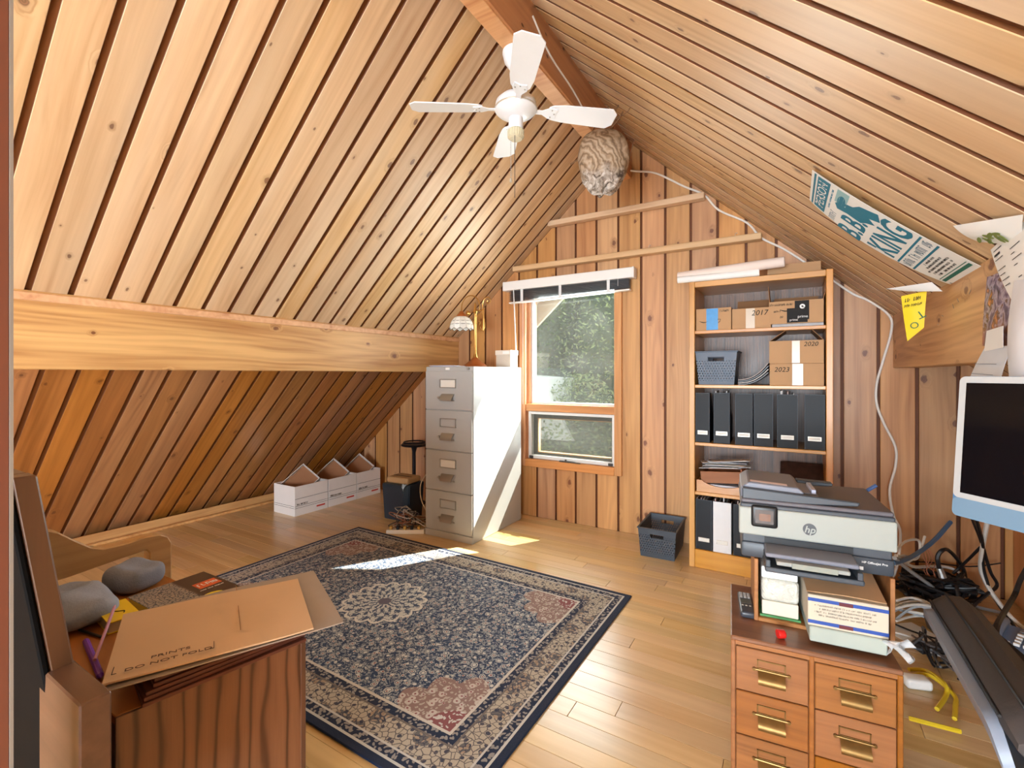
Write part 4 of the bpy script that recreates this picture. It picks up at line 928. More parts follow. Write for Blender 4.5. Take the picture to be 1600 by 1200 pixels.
def rrect(x0, x1, y0, y1, r, n=6):
    P = []
    for cx, cy, a0 in ((x1-r, y1-r, 0), (x0+r, y1-r, PI/2), (x0+r, y0+r, PI), (x1-r, y0+r, 1.5*PI)): P += [(cx+r*math.cos(a0+k*PI/2/n), cy+r*math.sin(a0+k*PI/2/n)) for k in range(n+1)]
    return P
IW, IH = .547, .354
obj('body', B().prism(rrect(0, IW, 0, IH, .014), -.0115, -.001, 'z'), plain('blue_aluminium', srgb(84, 132, 178), .4, .3, var=.02), im)
obj('front_glass', B().prism(rrect(.0005, IW-.0005, .046, IH-.0005, .013), -.001, 0, 'z'), plain('white_bezel', srgb(180, 182, 182), .3, var=.01), im)
obj('chin', B().prism(rrect(.0005, IW-.0005, .0005, .0465, .012), -.001, .0003, 'z'), plain('pale_blue_chin', srgb(112, 142, 166), .35, var=.01), im)
q = N('dark_screen'); v = q.co(); q.col(srgb(10, 11, 16)); q.set(Roughness=.08); sm = q.voro(v, 60); q.b.inputs['Specular IOR Level'].default_value = .2; M['scr'] = q.m
obj('screen', B().box(.0165, IW-.0165, .060, IH-.0165, .0001, .0007), M['scr'], im)
st_ = B(); st_.sheet(lambda u, v: (IW/2-.066+.132*u, .11-.262*v, -.013-.085*math.sin(v*1.35)), 4, 8, .006); obj('stand', st_, bpy.data.materials['blue_aluminium'], im, smooth=True)
ft = LBX+u_*(IW/2)-nrm*.10; ft.z = .7405
fo = obj('foot', B().box(-.066, .066, -.06, .06, 0, .005, bev=.002), bpy.data.materials['blue_aluminium'], im); fo.matrix_basis = Mi.inverted() @ frame(ft, u_, -nrm)
# low pine cabinet against the gable wall
pcb = thing('pine_cabinet', 'light pine cupboard standing by the gable wall beyond the computer', 'cupboard', (1.26, 3.49, 0))
obj('body', B().box(-.185, .23, -.15, .17, 0, .60, bev=.004), M['pine'], pcb)
obj('front_stile', B().box(-.215, -.18, -.165, .17, 0, .62, bev=.003), wood('pine_edge', srgb(190, 130, 76), srgb(222, 168, 112), axis='Z', rough=.5), pcb)
obj('door', B().box(-.175, .225, -.163, -.15, .03, .58, bev=.003), M['pine'], pcb)
obj('shelf_block', B().box(-.15, -.02, -.2, -.163, .33, .37, bev=.006), M['cubby'], pcb)

# ================================================================ office chair (edge-on backrest)
M['chfab'] = plain('charcoal_vinyl', srgb(58, 54, 54), .55, var=.08, bump=.15); M['chshell'] = plain('blue_grey_shell', srgb(126, 138, 156), .38, var=.05)
ch = thing('office_chair', 'charcoal padded office chair seen along its backrest', 'chair', (.555, 1.45, 0), 0)
def slab(prof, y0, y1, b, rnd=.05, n=8):
    """padded section (x,z outline) swept along y with rounded ends"""
    rings = []
    cx = sum(p[0] for p in prof)/len(prof); cz = sum(p[1] for p in prof)/len(prof)
    for k in range(n+1):
        t = k/n; y = y0+(y1-y0)*t; e_ = min(t, 1-t)*(y1-y0)/rnd; s_ = 1 if e_ >= 1 else .55+.45*math.sqrt(max(0, 1-(1-e_)**2))
        rings.append([b.bm.verts.new((cx+(p[0]-cx)*(.7+.3*s_), y, cz+(p[1]-cz)*s_)) for p in prof])
    m = len(prof)
    for A, D in zip(rings, rings[1:]):
        for i in range(m): b.bm.faces.new((A[i], A[(i+1) % m], D[(i+1) % m], D[i]))
    b.bm.faces.new(rings[0][::-1]); b.bm.faces.new(rings[-1])
    bmesh.ops.recalc_face_normals(b.bm, faces=b.bm.faces[:]); return b
# local x: toward the desk; backrest leans away from it
lean = .0
LN = Vector((-.62, .785)); PN = Vector((-.785, -.62))      # up along the reclined back, and out of its rear face (local x,z)
def bk(a_, p_): return (-.07+LN.x*a_+PN.x*p_, .42+LN.y*a_+PN.y*p_)
obj('back_shell', slab([bk(-.14, .0), bk(.255, .0), bk(.262, .018), bk(.245, .03), bk(-.14, .03)], -.275, .29, B(), .06, 24), M['chshell'], ch, smooth=True)
obj('back_cushion', slab([bk(-.03, -.075), bk(.2, -.085), bk(.25, -.075), bk(.268, -.045), bk(.266, -.01), bk(.25, .004), bk(-.03, .004)], -.285, .30, B(), .07, 24), M['chfab'], ch, smooth=True)
for p_ in (-.008, -.05): x_, z_ = bk(.2685, p_); obj('piping', B().tube([(x_, -.25, z_-.004), (x_, 0, z_), (x_, .265, z_-.004)], .0032, 6), M['black'], ch)
obj('seat', slab([(-.02, .41), (.40, .41), (.44, .44), (.40, .475), (-.02, .475), (-.05, .44)], -.24, .24, B(), .07, 16), M['chfab'], ch, smooth=True)
obj('gas_column', B().cyl((.15, 0, .08), (.15, 0, .42), .028, .022, 14), M['black'], ch)
for k in range(5):
    a_ = 2*PI*k/5+.3; lg_ = obj('leg', B().tube([(.15, 0, .10), (.15+.15*math.cos(a_), .15*math.sin(a_), .09), (.15+.27*math.cos(a_), .27*math.sin(a_), .06)], lambda t: .024-.01*t, 8), M['black'], ch)
    obj('caster', B().cyl((.15+.27*math.cos(a_)-.012*math.sin(a_), .27*math.sin(a_)+.012*math.cos(a_), .027), (.15+.27*math.cos(a_)+.012*math.sin(a_), .27*math.sin(a_)-.012*math.cos(a_), .027), .0265, seg=16), M['black'], lg_)
obj('back_bracket', B().tube([(.13, 0, .39), (-.02, 0, .38), (-.10, 0, .46)], .02, 8, smooth=4), M['black'], ch)

# ================================================================ telephone and cables on the floor under the desk
tp = thing('desk_telephone', 'blue grey desk telephone on the floor behind the office chair', 'telephone', (.90, 3.0, 0), -.45)
mt_ = plain('blue_grey_phone', srgb(108, 122, 146), .35); obj('base', B().prism([(-.1, 0), (.1, 0), (.1, .075), (-.1, .035)], -.11, .11, 'x', bev=.006), mt_, tp)
obj('handset', B().tube([(-.085, -.08, .07), (-.085, -.04, .085), (-.085, .05, .095), (-.085, .085, .09)], .02, 10, smooth=4), mt_, tp, smooth=True)
obj('display', B().box(-.03, .09, .04, .075, .073, .076, bev=.001), plain('phone_lcd', srgb(150, 160, 170), .2), tp)
for i in range(4):
    for j in range(3): obj('key', B().box(-.03+.03*j, -.01+.03*j, -.075+.026*i, -.057+.026*i, .05+.005*i, .062+.005*i, bev=.001), M['paper'], tp)
CABM = {}
def cmat(n, c):
    if n not in CABM: CABM[n] = plain(n+'_sheath', srgb(*c), .45)
    return CABM[n]
def cable(lab, pts, r, mat, group=None, name='cable'):
    return tag(obj(name, B().tube(pts, r, 6, smooth=5), mat, base=True), lab, 'cable', group)
wt_, bk_, bl_, yl_, gy_, co_ = cmat('white', (226, 224, 218)), cmat('black', (26, 26, 30)), cmat('blue', (76, 116, 160)), cmat('yellow', (222, 190, 40)), cmat('grey', (172, 180, 188)), cmat('copper', (200, 130, 100))
cable('thick grey cable sloping from the printer down to the floor', [(.389, 2.684, .436), (.485, 2.976, .30), (.616, 3.25, .15), (.72, 3.40, .045), (.84, 3.44, .012), (.95, 3.42, .012)], .009, gy_)
cable('blue cable bundle reaching from behind the printer toward the wall', [(.382, 2.68, .413), (.475, 2.911, .377), (.563, 3.139, .358), (.651, 3.308, .382), (.747, 3.483, .44)], .011, bl_)
cable('white cable looping out behind the printer', [(.398, 2.748, .446), (.472, 2.968, .439), (.549, 3.13, .41), (.554, 3.134, .351), (.524, 3.057, .332), (.454, 2.898, .389), (.39, 2.74, .42)], .006, wt_)
cable('white cable beside the blue bundle behind the printer', [(.398, 2.748, .387), (.485, 2.976, .339), (.552, 3.132, .351), (.589, 3.213, .413)], .006, wt_)
cable('white cable hanging down from the computer in front of the wall', [(.828, 3.182, .60), (.833, 3.301, .391), (.839, 3.363, .255), (.856, 3.373, .188), (.878, 3.328, .128), (.917, 3.235, .065), (.98, 3.2, .012)], .010, wt_)
cable('black cable hanging under the computer', [(.70, 2.95, .62), (.824, 3.296, .407), (.862, 3.377, .305), (.885, 3.391, .222), (.913, 3.408, .155), (.844, 3.308, .128), (.766, 3.203, .087), (.72, 3.15, .012)], .008, bk_)
cable('second black cable hanging close under the computer', [(.72, 2.97, .62), (.826, 3.28, .40), (.845, 3.35, .272), (.862, 3.36, .188), (.878, 3.328, .12), (.93, 3.15, .012)], .007, bk_)
cable('black power cable with a plug looping over the cable pile', [(.655, 3.253, .238), (.646, 3.247, .305), (.672, 3.263, .342), (.718, 3.349, .313), (.799, 3.514, .201), (.817, 3.525, .123), (.774, 3.382, .098), (.718, 3.291, .104)], .010, bk_)
tag(obj('power_plug', B().cyl((.655, 3.253, .245), (.668, 3.25, .20), .014, .017, 10), M['steelh'], base=True), 'grey power plug dangling at the end of the black cable', 'plug')
cable('black cable crossing the loop toward the computer', [(.76, 3.50, .15), (.792, 3.50, .194), (.806, 3.402, .279), (.839, 3.363, .356)], .007, bk_)
cable('thin black cable stretched across in front of the wall', [(.50, 3.55, .14), (.66, 3.6, .16), (.85, 3.61, .17), (.98, 3.6, .22)], .004, bk_)
cable('white cable arching over the pile to the floor', [(.403, 2.751, .428), (.521, 3.114, .276), (.64, 3.40, .20), (.744, 3.52, .175), (.807, 3.53, .14), (.817, 3.45, .087), (.80, 3.34, .02)], .008, wt_)
cable('thick black cable rising at the picture edge beside the telephone', [(.645, 2.40, .20), (.648, 2.432, .303), (.735, 2.659, .299), (.809, 2.82, .317), (.832, 2.834, .385), (.87, 2.85, .47), (.92, 2.87, .58)], .010, bk_)
for i in range(5):
    rr_ = random.Random(70+i); cable('thin copper wire trailing down behind the cable loop', [(.57+.01*i, 3.24, .39-.012*i), (.60+.012*i, 3.3, .27), (.63+rr_.uniform(-.02, .03), 3.36, .18), (.68+rr_.uniform(-.02, .03), 3.36, .10), (.70+.02*i, 3.32, .06)], .0018, co_, 'thin copper wires behind the printer')
for i in range(10):
    rr_ = random.Random(90+i); cable('white cable in the bundle lying on the floor beside the cubby', [(.43+rr_.uniform(-.03, .03), 3.0+rr_.uniform(-.08, .12), .02+rr_.random()*.1), (.54, 3.05+rr_.uniform(-.06, .1), .05+rr_.random()*.08), (.70, 3.02+rr_.uniform(-.08, .1), .03+rr_.random()*.05), (.93, 2.98+rr_.uniform(-.14, .12), .012)], .006, wt_ if i % 3 else gy_, 'pale cables bundled on the floor by the cubby')
for i in range(18):
    rr_ = random.Random(120+i); p0 = Vector((.60, 3.36, .1)); pts = []
    for k in range(7): pts.append((p0.x+rr_.uniform(-.10, .24), p0.y+rr_.uniform(-.14, .17), max(.014, .02+rr_.random()*.15)))
    cable('black cable coiled in the pile on the floor at the gable wall', pts, .008, bk_, 'black cables piled at the gable wall')
for i, pts in enumerate(([(.418, 2.562, .012), (.48, 2.588, .012), (.515, 2.48, .03), (.508, 2.429, .012), (.457, 2.305, .016)], [(.40, 2.5, .012), (.48, 2.54, .02), (.535, 2.45, .012), (.52, 2.36, .012), (.50, 2.28, .012)], [(.36, 2.2, .012), (.42, 2.19, .02), (.50, 2.21, .012)])):
    cable(('yellow cable curling on the floor nearest the cabinet', 'yellow cable curling under the office chair', 'short yellow cable at the bottom picture edge')[i], pts, .008, yl_)
for i in range(8):
    rr_ = random.Random(160+i); p = Vector((.52+.012*i, 2.84-.03*i, 0)); cable('thin dark cable tangled beside the drawer cabinet', [(p.x+rr_.uniform(-.07, .07), p.y+rr_.uniform(-.12, .12), .012+rr_.random()*.06) for k in range(6)], .0045, bk_ if i % 2 else cmat('grey2', (96, 96, 100)), 'thin cables tangled by the drawer cabinet')
for i in range(3): cable('thin white cable lying slack across the floor boards by the cabinet', [(.38, 3.02-.12*i, .012), (.50, 2.98-.1*i, .012), (.60, 2.9-.09*i, .02), (.74, 2.84-.06*i, .012)], .0045, wt_ if i else bk_, 'slack thin cables by the cabinet') if i else cable('thin black cable lying slack across the floor boards by the cabinet', [(.42, 3.0, .012), (.52, 2.94, .012), (.64, 2.9, .02)], .0045, bk_)
ad = thing('power_adapter', 'black power adapter lying among the thin cables', 'adapter', (.53, 2.80, 0), .5); obj('body', B().box(-.055, .055, -.028, .028, 0, .035, bev=.006), M['black'], ad); obj('label', B().box(-.03, .03, -.018, .018, .035, .0356), plain('adapter_label', srgb(90, 92, 96), .5), ad)
ad = thing('wall_adapter', 'white plastic adapter on the floor beside the yellow cable', 'adapter', (.425, 2.46, 0), .3); obj('body', B().box(-.045, .045, -.03, .03, 0, .04, bev=.012, seg=3), M['white'], ad, smooth=True); obj('prong', B().box(-.006, .006, .03, .045, .016, .02), M['steelh'], ad)
tag(obj('paper_sheet', B().box(-.1, .1, -.13, .13, 0, .001), M['paper'], loc=(.52, 2.92, .0002), rot=(0, 0, .7)), 'white paper sheet lying on the floor under the cables', 'paper')

# ================================================================ oak settle in the left foreground and what lies on it
M['brownoak'] = wood('brown_oak', srgb(66, 42, 29), srgb(106, 72, 50), axis='Z', rough=.42, fine=70, var=.05)
M['brownoakx'] = wood('brown_oak_flat', srgb(66, 42, 29), srgb(106, 72, 50), axis='X', rough=.42, fine=70, var=.05)
q = N('cathedral_oak'); v = q.co(); sp = q.n('ShaderNodeSeparateXYZ'); q.l(v, sp.inputs[0])
wv = q.n('ShaderNodeTexWave', wave_type='BANDS', bands_direction='X'); q.l(q.scale(v, (1, 1, .16)), wv.inputs['Vector']); wv.inputs['Scale'].default_value = 8.0; wv.inputs['Distortion'].default_value = 7.0; wv.inputs['Detail'].default_value = 2; wv.inputs['Detail Scale'].default_value = 1.4
gr = q.noise(q.scale(v, (260, 260, 9)), 1.0, 3)
q.col(q.mix(q.math('MULTIPLY', gr, .35), q.ramp(wv.outputs['Fac'], [(.0, srgb(76, 44, 28)), (.1, srgb(106, 68, 45)), (.3, srgb(128, 85, 58)), (1, srgb(136, 92, 63))]), srgb(92, 58, 40))); q.set(Roughness=.4); q.bump(gr, .2, .002); M['cath'] = q.m
M['goldoak'] = wood('golden_oak', srgb(158, 112, 60), srgb(206, 162, 104), axis='Y', rough=.35, fine=80, coat=.2)
se = thing('oak_settle', 'old oak settle with dark leaning back and curved wooden arm', 'settle', (-1.62, .62, 0)); S0 = Vector((-1.62, .62, 0))
PL, PRr = Vector((-1.256, .425)), Vector((-1.168, .819)); ZT = .52
base = [(-2.05-S0.x, .425-S0.y), (PL.x-S0.x, PL.y-S0.y), (PRr.x-S0.x, PRr.y-S0.y), (-2.05-S0.x, .819-S0.y)]
obj('seat_chest', B().prism([(p[0]*.99, p[1]*.985) for p in base], .0, ZT-.02, 'z'), M['brownoakx'], se)
obj('seat_board', B().prism(base, ZT-.02, ZT, 'z', bev=.002), wood('orange_oak', srgb(140, 82, 40), srgb(180, 116, 64), rough=.4, coat=.2), se)
ex = Vector((PRr.x-PL.x, PRr.y-PL.y, 0)); ln = ex.length
so = obj('side_panel', B().box(0, ln, -.006, .012, 0, ZT-.001, bev=.001), M['cath'], se); so.matrix_basis = frame((PL.x-S0.x, PL.y-S0.y, 0), ex, (-ex.y, ex.x, 0))
b = B(); b.box(ln-.012, ln+.001, -.009, .012, 0, ZT-.001, bev=.001); so = obj('corner_trim', b, M['brownoak'], se); so.matrix_basis = frame((PL.x-S0.x, PL.y-S0.y, 0), ex, (-ex.y, ex.x, 0))
# leaning back: stiles, rails, near-black rear panel
def lean_y(z): return .341+(.706-z)*.1386
def back_prism(x0, x1, z0, z1, t0, t1):
    return B().prism([(lean_y(z0)-t1-S0.y, z0), (lean_y(z0)-t0-S0.y, z0), (lean_y(z1)-t0-S0.y, z1), (lean_y(z1)-t1-S0.y, z1)], x0-S0.x, x1-S0.x, 'x', bev=.003)
for x0, x1 in ((-1.245, -1.2), (-2.08, -2.035)): obj('back_stile', back_prism(x0, x1, .0, 1.074, 0, .034), M['brownoak'], se)
for z0, z1 in ((.99, 1.074), (.55, .62)): obj('back_rail', back_prism(-2.035, -1.245, z0, z1, .002, .03), M['brownoakx'], se)
obj('back_panel', back_prism(-2.08, -1.2, .03, 1.068, .0345, .046), plain('black_back', srgb(14, 12, 12), .85, var=.2, spec=.1), se)
obj('arm_stub', B().box(-1.236-S0.x, -1.034-S0.x, .301-S0.y, .3455-S0.y, .36, .70, bev=.003), M['brownoakx'], se)
arm = [(.40, .80), (.50, .768), (.556, .736), (.60, .694), (.64, .660), (.674, .645), (.74, .643), (.80, .650), (.845, .645), (.872, .628), (.884, .60), (.882, .0), (.812, .0), (.81, .585), (.80, .598), (.72, .592), (.65, .585), (.58, .578), (.40, .575)]
obj('arm', B().prism([(y-S0.y, z) for y, z in arm], -2.135-S0.x, -2.085-S0.x, 'x', bev=.004), M['goldoak'], se)
M['denim'] = plain('pale_blue_cloth', srgb(146, 154, 172), .9, var=.12, sc=24, bump=.3)
def lump(rx, ry, h, seed, rz=0):
    """soft pillow with folds"""
    rr_ = random.Random(seed); ph = [rr_.uniform(0, 6) for _ in range(6)]
    def pw(c, e): return math.copysign(abs(c)**e, c)
    def fn(u, v):
        a_, t = u*2*PI, (v-.5)*PI; ce = max(0, math.cos(t))**.55
        X0, Y0, z = rx*pw(math.cos(a_), .6)*ce, ry*pw(math.sin(a_), .6)*ce, h*.5*(1+pw(math.sin(t), .8))
        f = .10*h*(math.sin(X0*38+Y0*17+ph[0])+.7*math.sin(Y0*46-X0*20+ph[1]))*(z/h)
        return (X0*math.cos(rz)-Y0*math.sin(rz), X0*math.sin(rz)+Y0*math.cos(rz), max(0, z+f))
    b = B(); b.sheet(fn, 36, 18); bmesh.ops.remove_doubles(b.bm, verts=b.bm.verts, dist=1e-4); bmesh.ops.recalc_face_normals(b.bm, faces=b.bm.faces[:]); return b
tag(obj('seat_cushion', lump(.15, .085, .075, 3), M['denim'], loc=(-1.88, .535, ZT+.0005), smooth=True), 'plump pale blue cushion on the settle nearer the leaning back', 'cushion')
tag(obj('folded_cloth', lump(.075, .075, .085, 5, .3), plain('grey_blue_cloth', srgb(128, 134, 150), .9, var=.15, sc=30, bump=.3), loc=(-1.955, .715, ZT+.0005), smooth=True), 'bunched grey blue cloth under the curved settle arm', 'cloth')
M['folder'] = plain('red_brown_folder', srgb(104, 58, 44), .6, var=.08)
nd = Vector((-ex.y, ex.x, 0)).normalized(); exn = ex.normalized(); PL3 = Vector((PL.x, PL.y, 0))
rr_ = random.Random(9)
for i in range(7):
    o = obj('expanding_folder', B().box(0, .36, 0, .24, 0, .0085, bev=.001), M['folder']); o.matrix_world = frame(PL3+exn*(.045+.006*i+rr_.uniform(-.004, .004))+nd*(-.012+.005*i)+Vector((0, 0, ZT+.0006+.0091*i)), exn+nd*rr_.uniform(-.02, .03), nd)
    tag(o, 'red brown card folder, %s from the bottom of the pile on the settle' % ('first', 'second', 'third', 'fourth', 'fifth', 'sixth', 'seventh')[i], 'folder', 'red brown folders stacked on the settle')
def plate(name, corners, z0, th, mat, lab, cat, nu=8, nv=6, wob=0.0, seed=1, dz=(0, 0, 0, 0), group=None):
    """thin sheet through four corners a,b,c,d (x,y), slightly uneven"""
    A, Bc, Cc, D_ = [Vector((p[0], p[1], z0+dz[i])) for i, p in enumerate(corners)]; r1 = random.Random(seed); ph = [r1.uniform(0, 6) for _ in range(4)]
    c0 = (A+Bc+Cc+D_)/4
    def fn(u, v):
        p = A.lerp(Bc, u).lerp(D_.lerp(Cc, u), v); p = p-Vector((c0.x, c0.y, 0))
        p.z += wob*(math.sin(u*5+ph[0])*math.sin(v*4+ph[1])+.5*math.sin(u*9+v*7+ph[2])); return p
    o = obj(name, B().sheet(fn, nu, nv, th), mat, loc=(c0.x, c0.y, 0), smooth=False)
    return tag(o, lab, cat, group)
zs = ZT+.0006+.0091*7+.004
plate('cardboard_portfolio', [(-1.241, .404), (-1.041, .849), (-1.377, 1.001), (-1.60, .565)], zs+.004, .003, plain('grey_board', srgb(160, 146, 134), .8, var=.06), 'grey cardboard portfolio under the kraft envelope', 'portfolio', 10, 8, .0015, 4, (0, 0, .012, 0))
M['stamp'] = plain('faded_stamp', srgb(92, 66, 50), .8)
M['manila'] = plain('kraft_envelope', srgb(206, 172, 136), .75, var=.06, sc=7)
ze = zs+.014
en = plate('kraft_envelope', [(-1.255, .402), (-1.068, .776), (-1.353, .926), (-1.578, .552)], ze, .004, M['manila'], 'large worn kraft envelope stamped do not fold on the settle', 'envelope', 14, 10, .0016, 6, (0, 0, .008, 0))
tx = (Vector((-1.068, .776, 0))-Vector((-1.255, .402, 0))).normalized(); ty = Vector((-tx.y, tx.x, 0))
for s_, k_, o_ in (('PRINTS', .115, .054), ('DO NOT FOLD', .115, .026)):
    tx0 = text('stamped_letters', s_, .0155, M['stamp'], en, sx=1.55); P = Vector((-1.255, .402, 0))+tx*k_+ty*o_; P.z = ze+.0058
    tx0.matrix_basis = Matrix.Translation(-en.location) @ frame(P, tx, ty)
for k_ in (.012, .2):
    P = Vector((-1.255, .402, 0))+tx*k_+ty*.04; P.z = ze+.0042
    o = obj('stamped_bracket', B().box(-.0006, .0006, -.016, .016, 0, .0008).box(-.0006, .008, -.0166, -.0154, 0, .0008) if k_ < .1 else B().box(-.0006, .0006, -.016, .016, 0, .0008).box(-.008, .0006, -.0166, -.0154, 0, .0008), M['ink'], en); o.matrix_basis = Matrix.Translation(-en.location) @ frame(P, tx, ty)
o = obj('flap_crease', B().box(-.0008, .0008, -.15, .15, 0, .0008), plain('crease', srgb(150, 112, 76), .8), en); o.matrix_basis = Matrix.Translation(-en.location) @ frame(Vector((-1.345, .735, ze+.0045)), tx, ty)
# yellow paperback, guide book, pens
yb2 = thing('yellow_paperback', 'small yellow paperback on the settle beside the cushion', 'book', (-1.735, .592, ZT+.001), -.1)
obj('pages', B().box(-.072, .07, -.036, .036, .002, .030), plain('page_edges', srgb(204, 186, 150), .8), yb2)
obj('cover', B().box(-.074, .074, -.038, .038, .030, .033, bev=.0008), plain('yellow_cover', srgb(232, 196, 24), .4), yb2); obj('back_cover', B().box(-.074, .074, -.038, .038, 0, .002), bpy.data.materials['yellow_cover'], yb2)
obj('printed_figure', B().tube([(.0, -.01, .0335), (.012, .0, .0335), (.02, .012, .0335), (.032, .008, .0335)], .0016, 5, smooth=3), M['ink'], yb2)
gb = thing('guide_book', 'thick guide book with map cover and yellow badge on the settle', 'book', (-1.70, .765, ZT+.001), .02)
mpq = N('map_cover'); v = mpq.co(); ed = mpq.voro(v, 85, 'DISTANCE_TO_EDGE'); sp = mpq.n('ShaderNodeSeparateXYZ'); mpq.l(v, sp.inputs[0])
mp_ = mpq.mix(mpq.math('LESS_THAN', ed.outputs['Distance'], .1), mpq.mix(mpq.noise(v, 70, 3), srgb(186, 166, 134), srgb(120, 128, 140)), srgb(70, 76, 88))
mpq.col(mpq.mix(mpq.step(sp.outputs[1], .0, .012), mp_, srgb(74, 58, 50))); mpq.set(Roughness=.3)
obj('pages', B().box(-.118, .12, -.112, .108, .002, .026), plain('yellow_pages', srgb(212, 180, 70), .7), gb)
obj('cover', B().box(-.122, .122, -.115, .112, .026, .0285, bev=.0008), mpq.m, gb); obj('back_cover', B().box(-.122, .122, -.115, .112, 0, .002), plain('dark_cover', srgb(66, 54, 48), .4), gb)
obj('printed_badge', B().lathe([(0, 0), (1, 0), (1, .0006), (0, .0006)], 28, M=Matrix.Translation((.095, .03, .0285)) @ Matrix.Diagonal((.022, .032, 1, 1))), plain('badge_yellow', srgb(226, 206, 40), .4), gb)
obj('printed_title', B().box(-.035, .02, .03, .1, .0285, .0290), plain('orange_print', srgb(214, 96, 48), .4, var=.4, sc=60), gb)
obj('title_marks', strokes(.062, .022, 5), M['paper'], gb, (-.008, .066, .0294), (0, 0, PI/2)); obj('title_marks', strokes(.075, .007, 6), M['paper'], gb, (.036, .06, .0289), (0, 0, PI/2))
def pen(lab, p0, p1, r, c): return tag(obj('pen', B().cyl(p0, p1, r, r, 10).cyl(p1, Vector(p1)+(Vector(p1)-Vector(p0)).normalized()*.012, r, .001, 10), plain(lab.split()[0]+'_pen', srgb(*c), .35), base=True), lab, 'pen')
pen('purple plastic pen lying on the settle beside the envelope', (-1.66, .497, ZT+.010), (-1.44, .458, ZT+.010), .0075, (110, 50, 170))
pen('pale pink pencil leaning across the yellow paperback', (-1.50, .466, ZT+.025), (-1.705, .575, ZT+.058), .0038, (196, 140, 170))
pen('black pencil lying beside the yellow paperback', (-1.76, .512, ZT+.006), (-1.66, .53, ZT+.006), .0035, (36, 32, 32))

# ================================================================ ceiling fan
FX, FY = RX, 1.94
fan = thing('ceiling_fan', 'white four-blade ceiling fan hanging from the ridge beam', 'ceiling fan', (FX, FY, -.037))
M['fanw'] = plain('fan_white', srgb(236, 240, 246), .4, var=.02); M['glassj'] = plain('ribbed_glass', srgb(206, 200, 172), .15, var=.2, sc=60)
obj('canopy', B().lathe([(0, 2.857), (.062, 2.857), (.065, 2.84), (.055, 2.80), (.03, 2.765), (.016, 2.755), (0, 2.755)], 28), M['fanw'], fan, smooth=True)
obj('downrod', B().cyl((0, 0, 2.645), (0, 0, 2.765), .012, seg=14), M['fanw'], fan)
obj('motor_housing', B().lathe([(0, 2.645), (.045, 2.645), (.07, 2.63), (.096, 2.605), (.1, 2.58), (.1, 2.565), (.088, 2.553), (.06, 2.535), (.04, 2.528), (0, 2.528)], 36), M['fanw'], fan, smooth=True)
obj('trim_ring', B().tube([(.1*math.cos(2*PI*k/40), .1*math.sin(2*PI*k/40), 2.572) for k in range(41)], .004, 6), M['nickel'], fan)
obj('switch_housing', B().lathe([(0, 2.53), (.034, 2.53), (.036, 2.48), (.034, 2.475), (0, 2.475)], 24), M['fanw'], fan, smooth=True)
b = B(); b.lathe([(.030, 2.478), (.037, 2.47), (.037, 2.435), (.03, 2.428), (0, 2.428)], 24); obj('lamp_holder', b, M['glassj'], fan, smooth=True)
b = B()
for k in range(20): a_ = 2*PI*k/20; b.cyl((.0375*math.cos(a_), .0375*math.sin(a_), 2.437), (.0375*math.cos(a_), .0375*math.sin(a_), 2.47), .003, seg=5)
obj('lamp_holder_ribs', b, M['glassj'], fan)
for i, an in enumerate((42, 129, 213, 307)):
    a_ = math.radians(an); bl = B()
    out = [(.16, -.032), (.18, -.045), (.24, -.055), (.475, -.064), (.503, -.036), (.503, .036), (.475, .064), (.24, .055), (.18, .045), (.16, .032)]
    bl.prism(out, -.003, .003, 'z', bev=.0008); o = obj('blade', bl, M['fanw'], fan, (0, 0, 2.575), (.20, 0, 0)); o.rotation_euler = (Matrix.Rotation(a_, 3, 'Z') @ Matrix.Rotation(-.2, 3, 'X')).to_euler()
    br = B(); br.prism([(.085, -.014), (.13, -.012), (.165, -.034), (.205, -.028), (.195, 0), (.205, .028), (.165, .034), (.13, .012), (.085, .014)], -.0075, -.003, 'z'); obj('blade_bracket', br, M['fanw'], o)
    sc_ = B()
    for x, y in ((.175, -.022), (.175, .022), (.19, 0)): sc_.cyl((x, y, -.0095), (x, y, -.0075), .004, seg=8)
    obj('screws', sc_, M['steelh'], o)
obj('pull_chain', B().cyl((.012, -.03, 2.135), (.012, -.03, 2.44), .0016, seg=5), M['darkrub'], fan)
b = B()
for k in range(28): b.sph((-.028, .0, 2.475-.008*k), .0024, u=6, v=4)
pc = obj('pull_chain', b, M['steelh'], fan); pc['kind'] = 'stuff'
obj('chain_pull', B().lathe([(0, 2.25), (.005, 2.245), (.006, 2.23), (0, 2.225)], 10, (-.028, 0, 0)), M['nickel'], fan)

# ================================================================ paper wasp nest hanging under the ridge
q = N('wasp_paper'); v = q.co(); sp = q.n('ShaderNodeSeparateXYZ'); q.l(v, sp.inputs[0])
nz = q.n('ShaderNodeTexNoise'); q.l(v, nz.inputs['Vector']); nz.inputs['Scale'].default_value = 9; nz.inputs['Detail'].default_value = 3
vv = q.vadd(v, q.scale(nz.outputs['Color'], (.16, .16, .16)))
wv = q.n('ShaderNodeTexWave', wave_type='RINGS', rings_direction='SPHERICAL'); q.l(q.scale(vv, (1, 1, .8)), wv.inputs['Vector']); wv.inputs['Scale'].default_value = 11; wv.inputs['Distortion'].default_value = 5; wv.inputs['Detail'].default_value = 3
c = q.ramp(wv.outputs['Fac'], [(0, srgb(128, 106, 84)), (.3, srgb(158, 134, 108)), (.7, srgb(170, 148, 122)), (1, srgb(186, 166, 144))])
c2 = q.ramp(q.noise(vv, 16, 4, 2.0), [(.35, srgb(84, 70, 60)), (.5, srgb(176, 164, 152)), (.7, srgb(224, 218, 212))])
q.col(q.mix(q.step(q.math('ADD', sp.outputs[2], q.math('MULTIPLY', q.noise(v, 12, 3), .12)), .0, -.05), c, c2)); q.set(Roughness=.9)
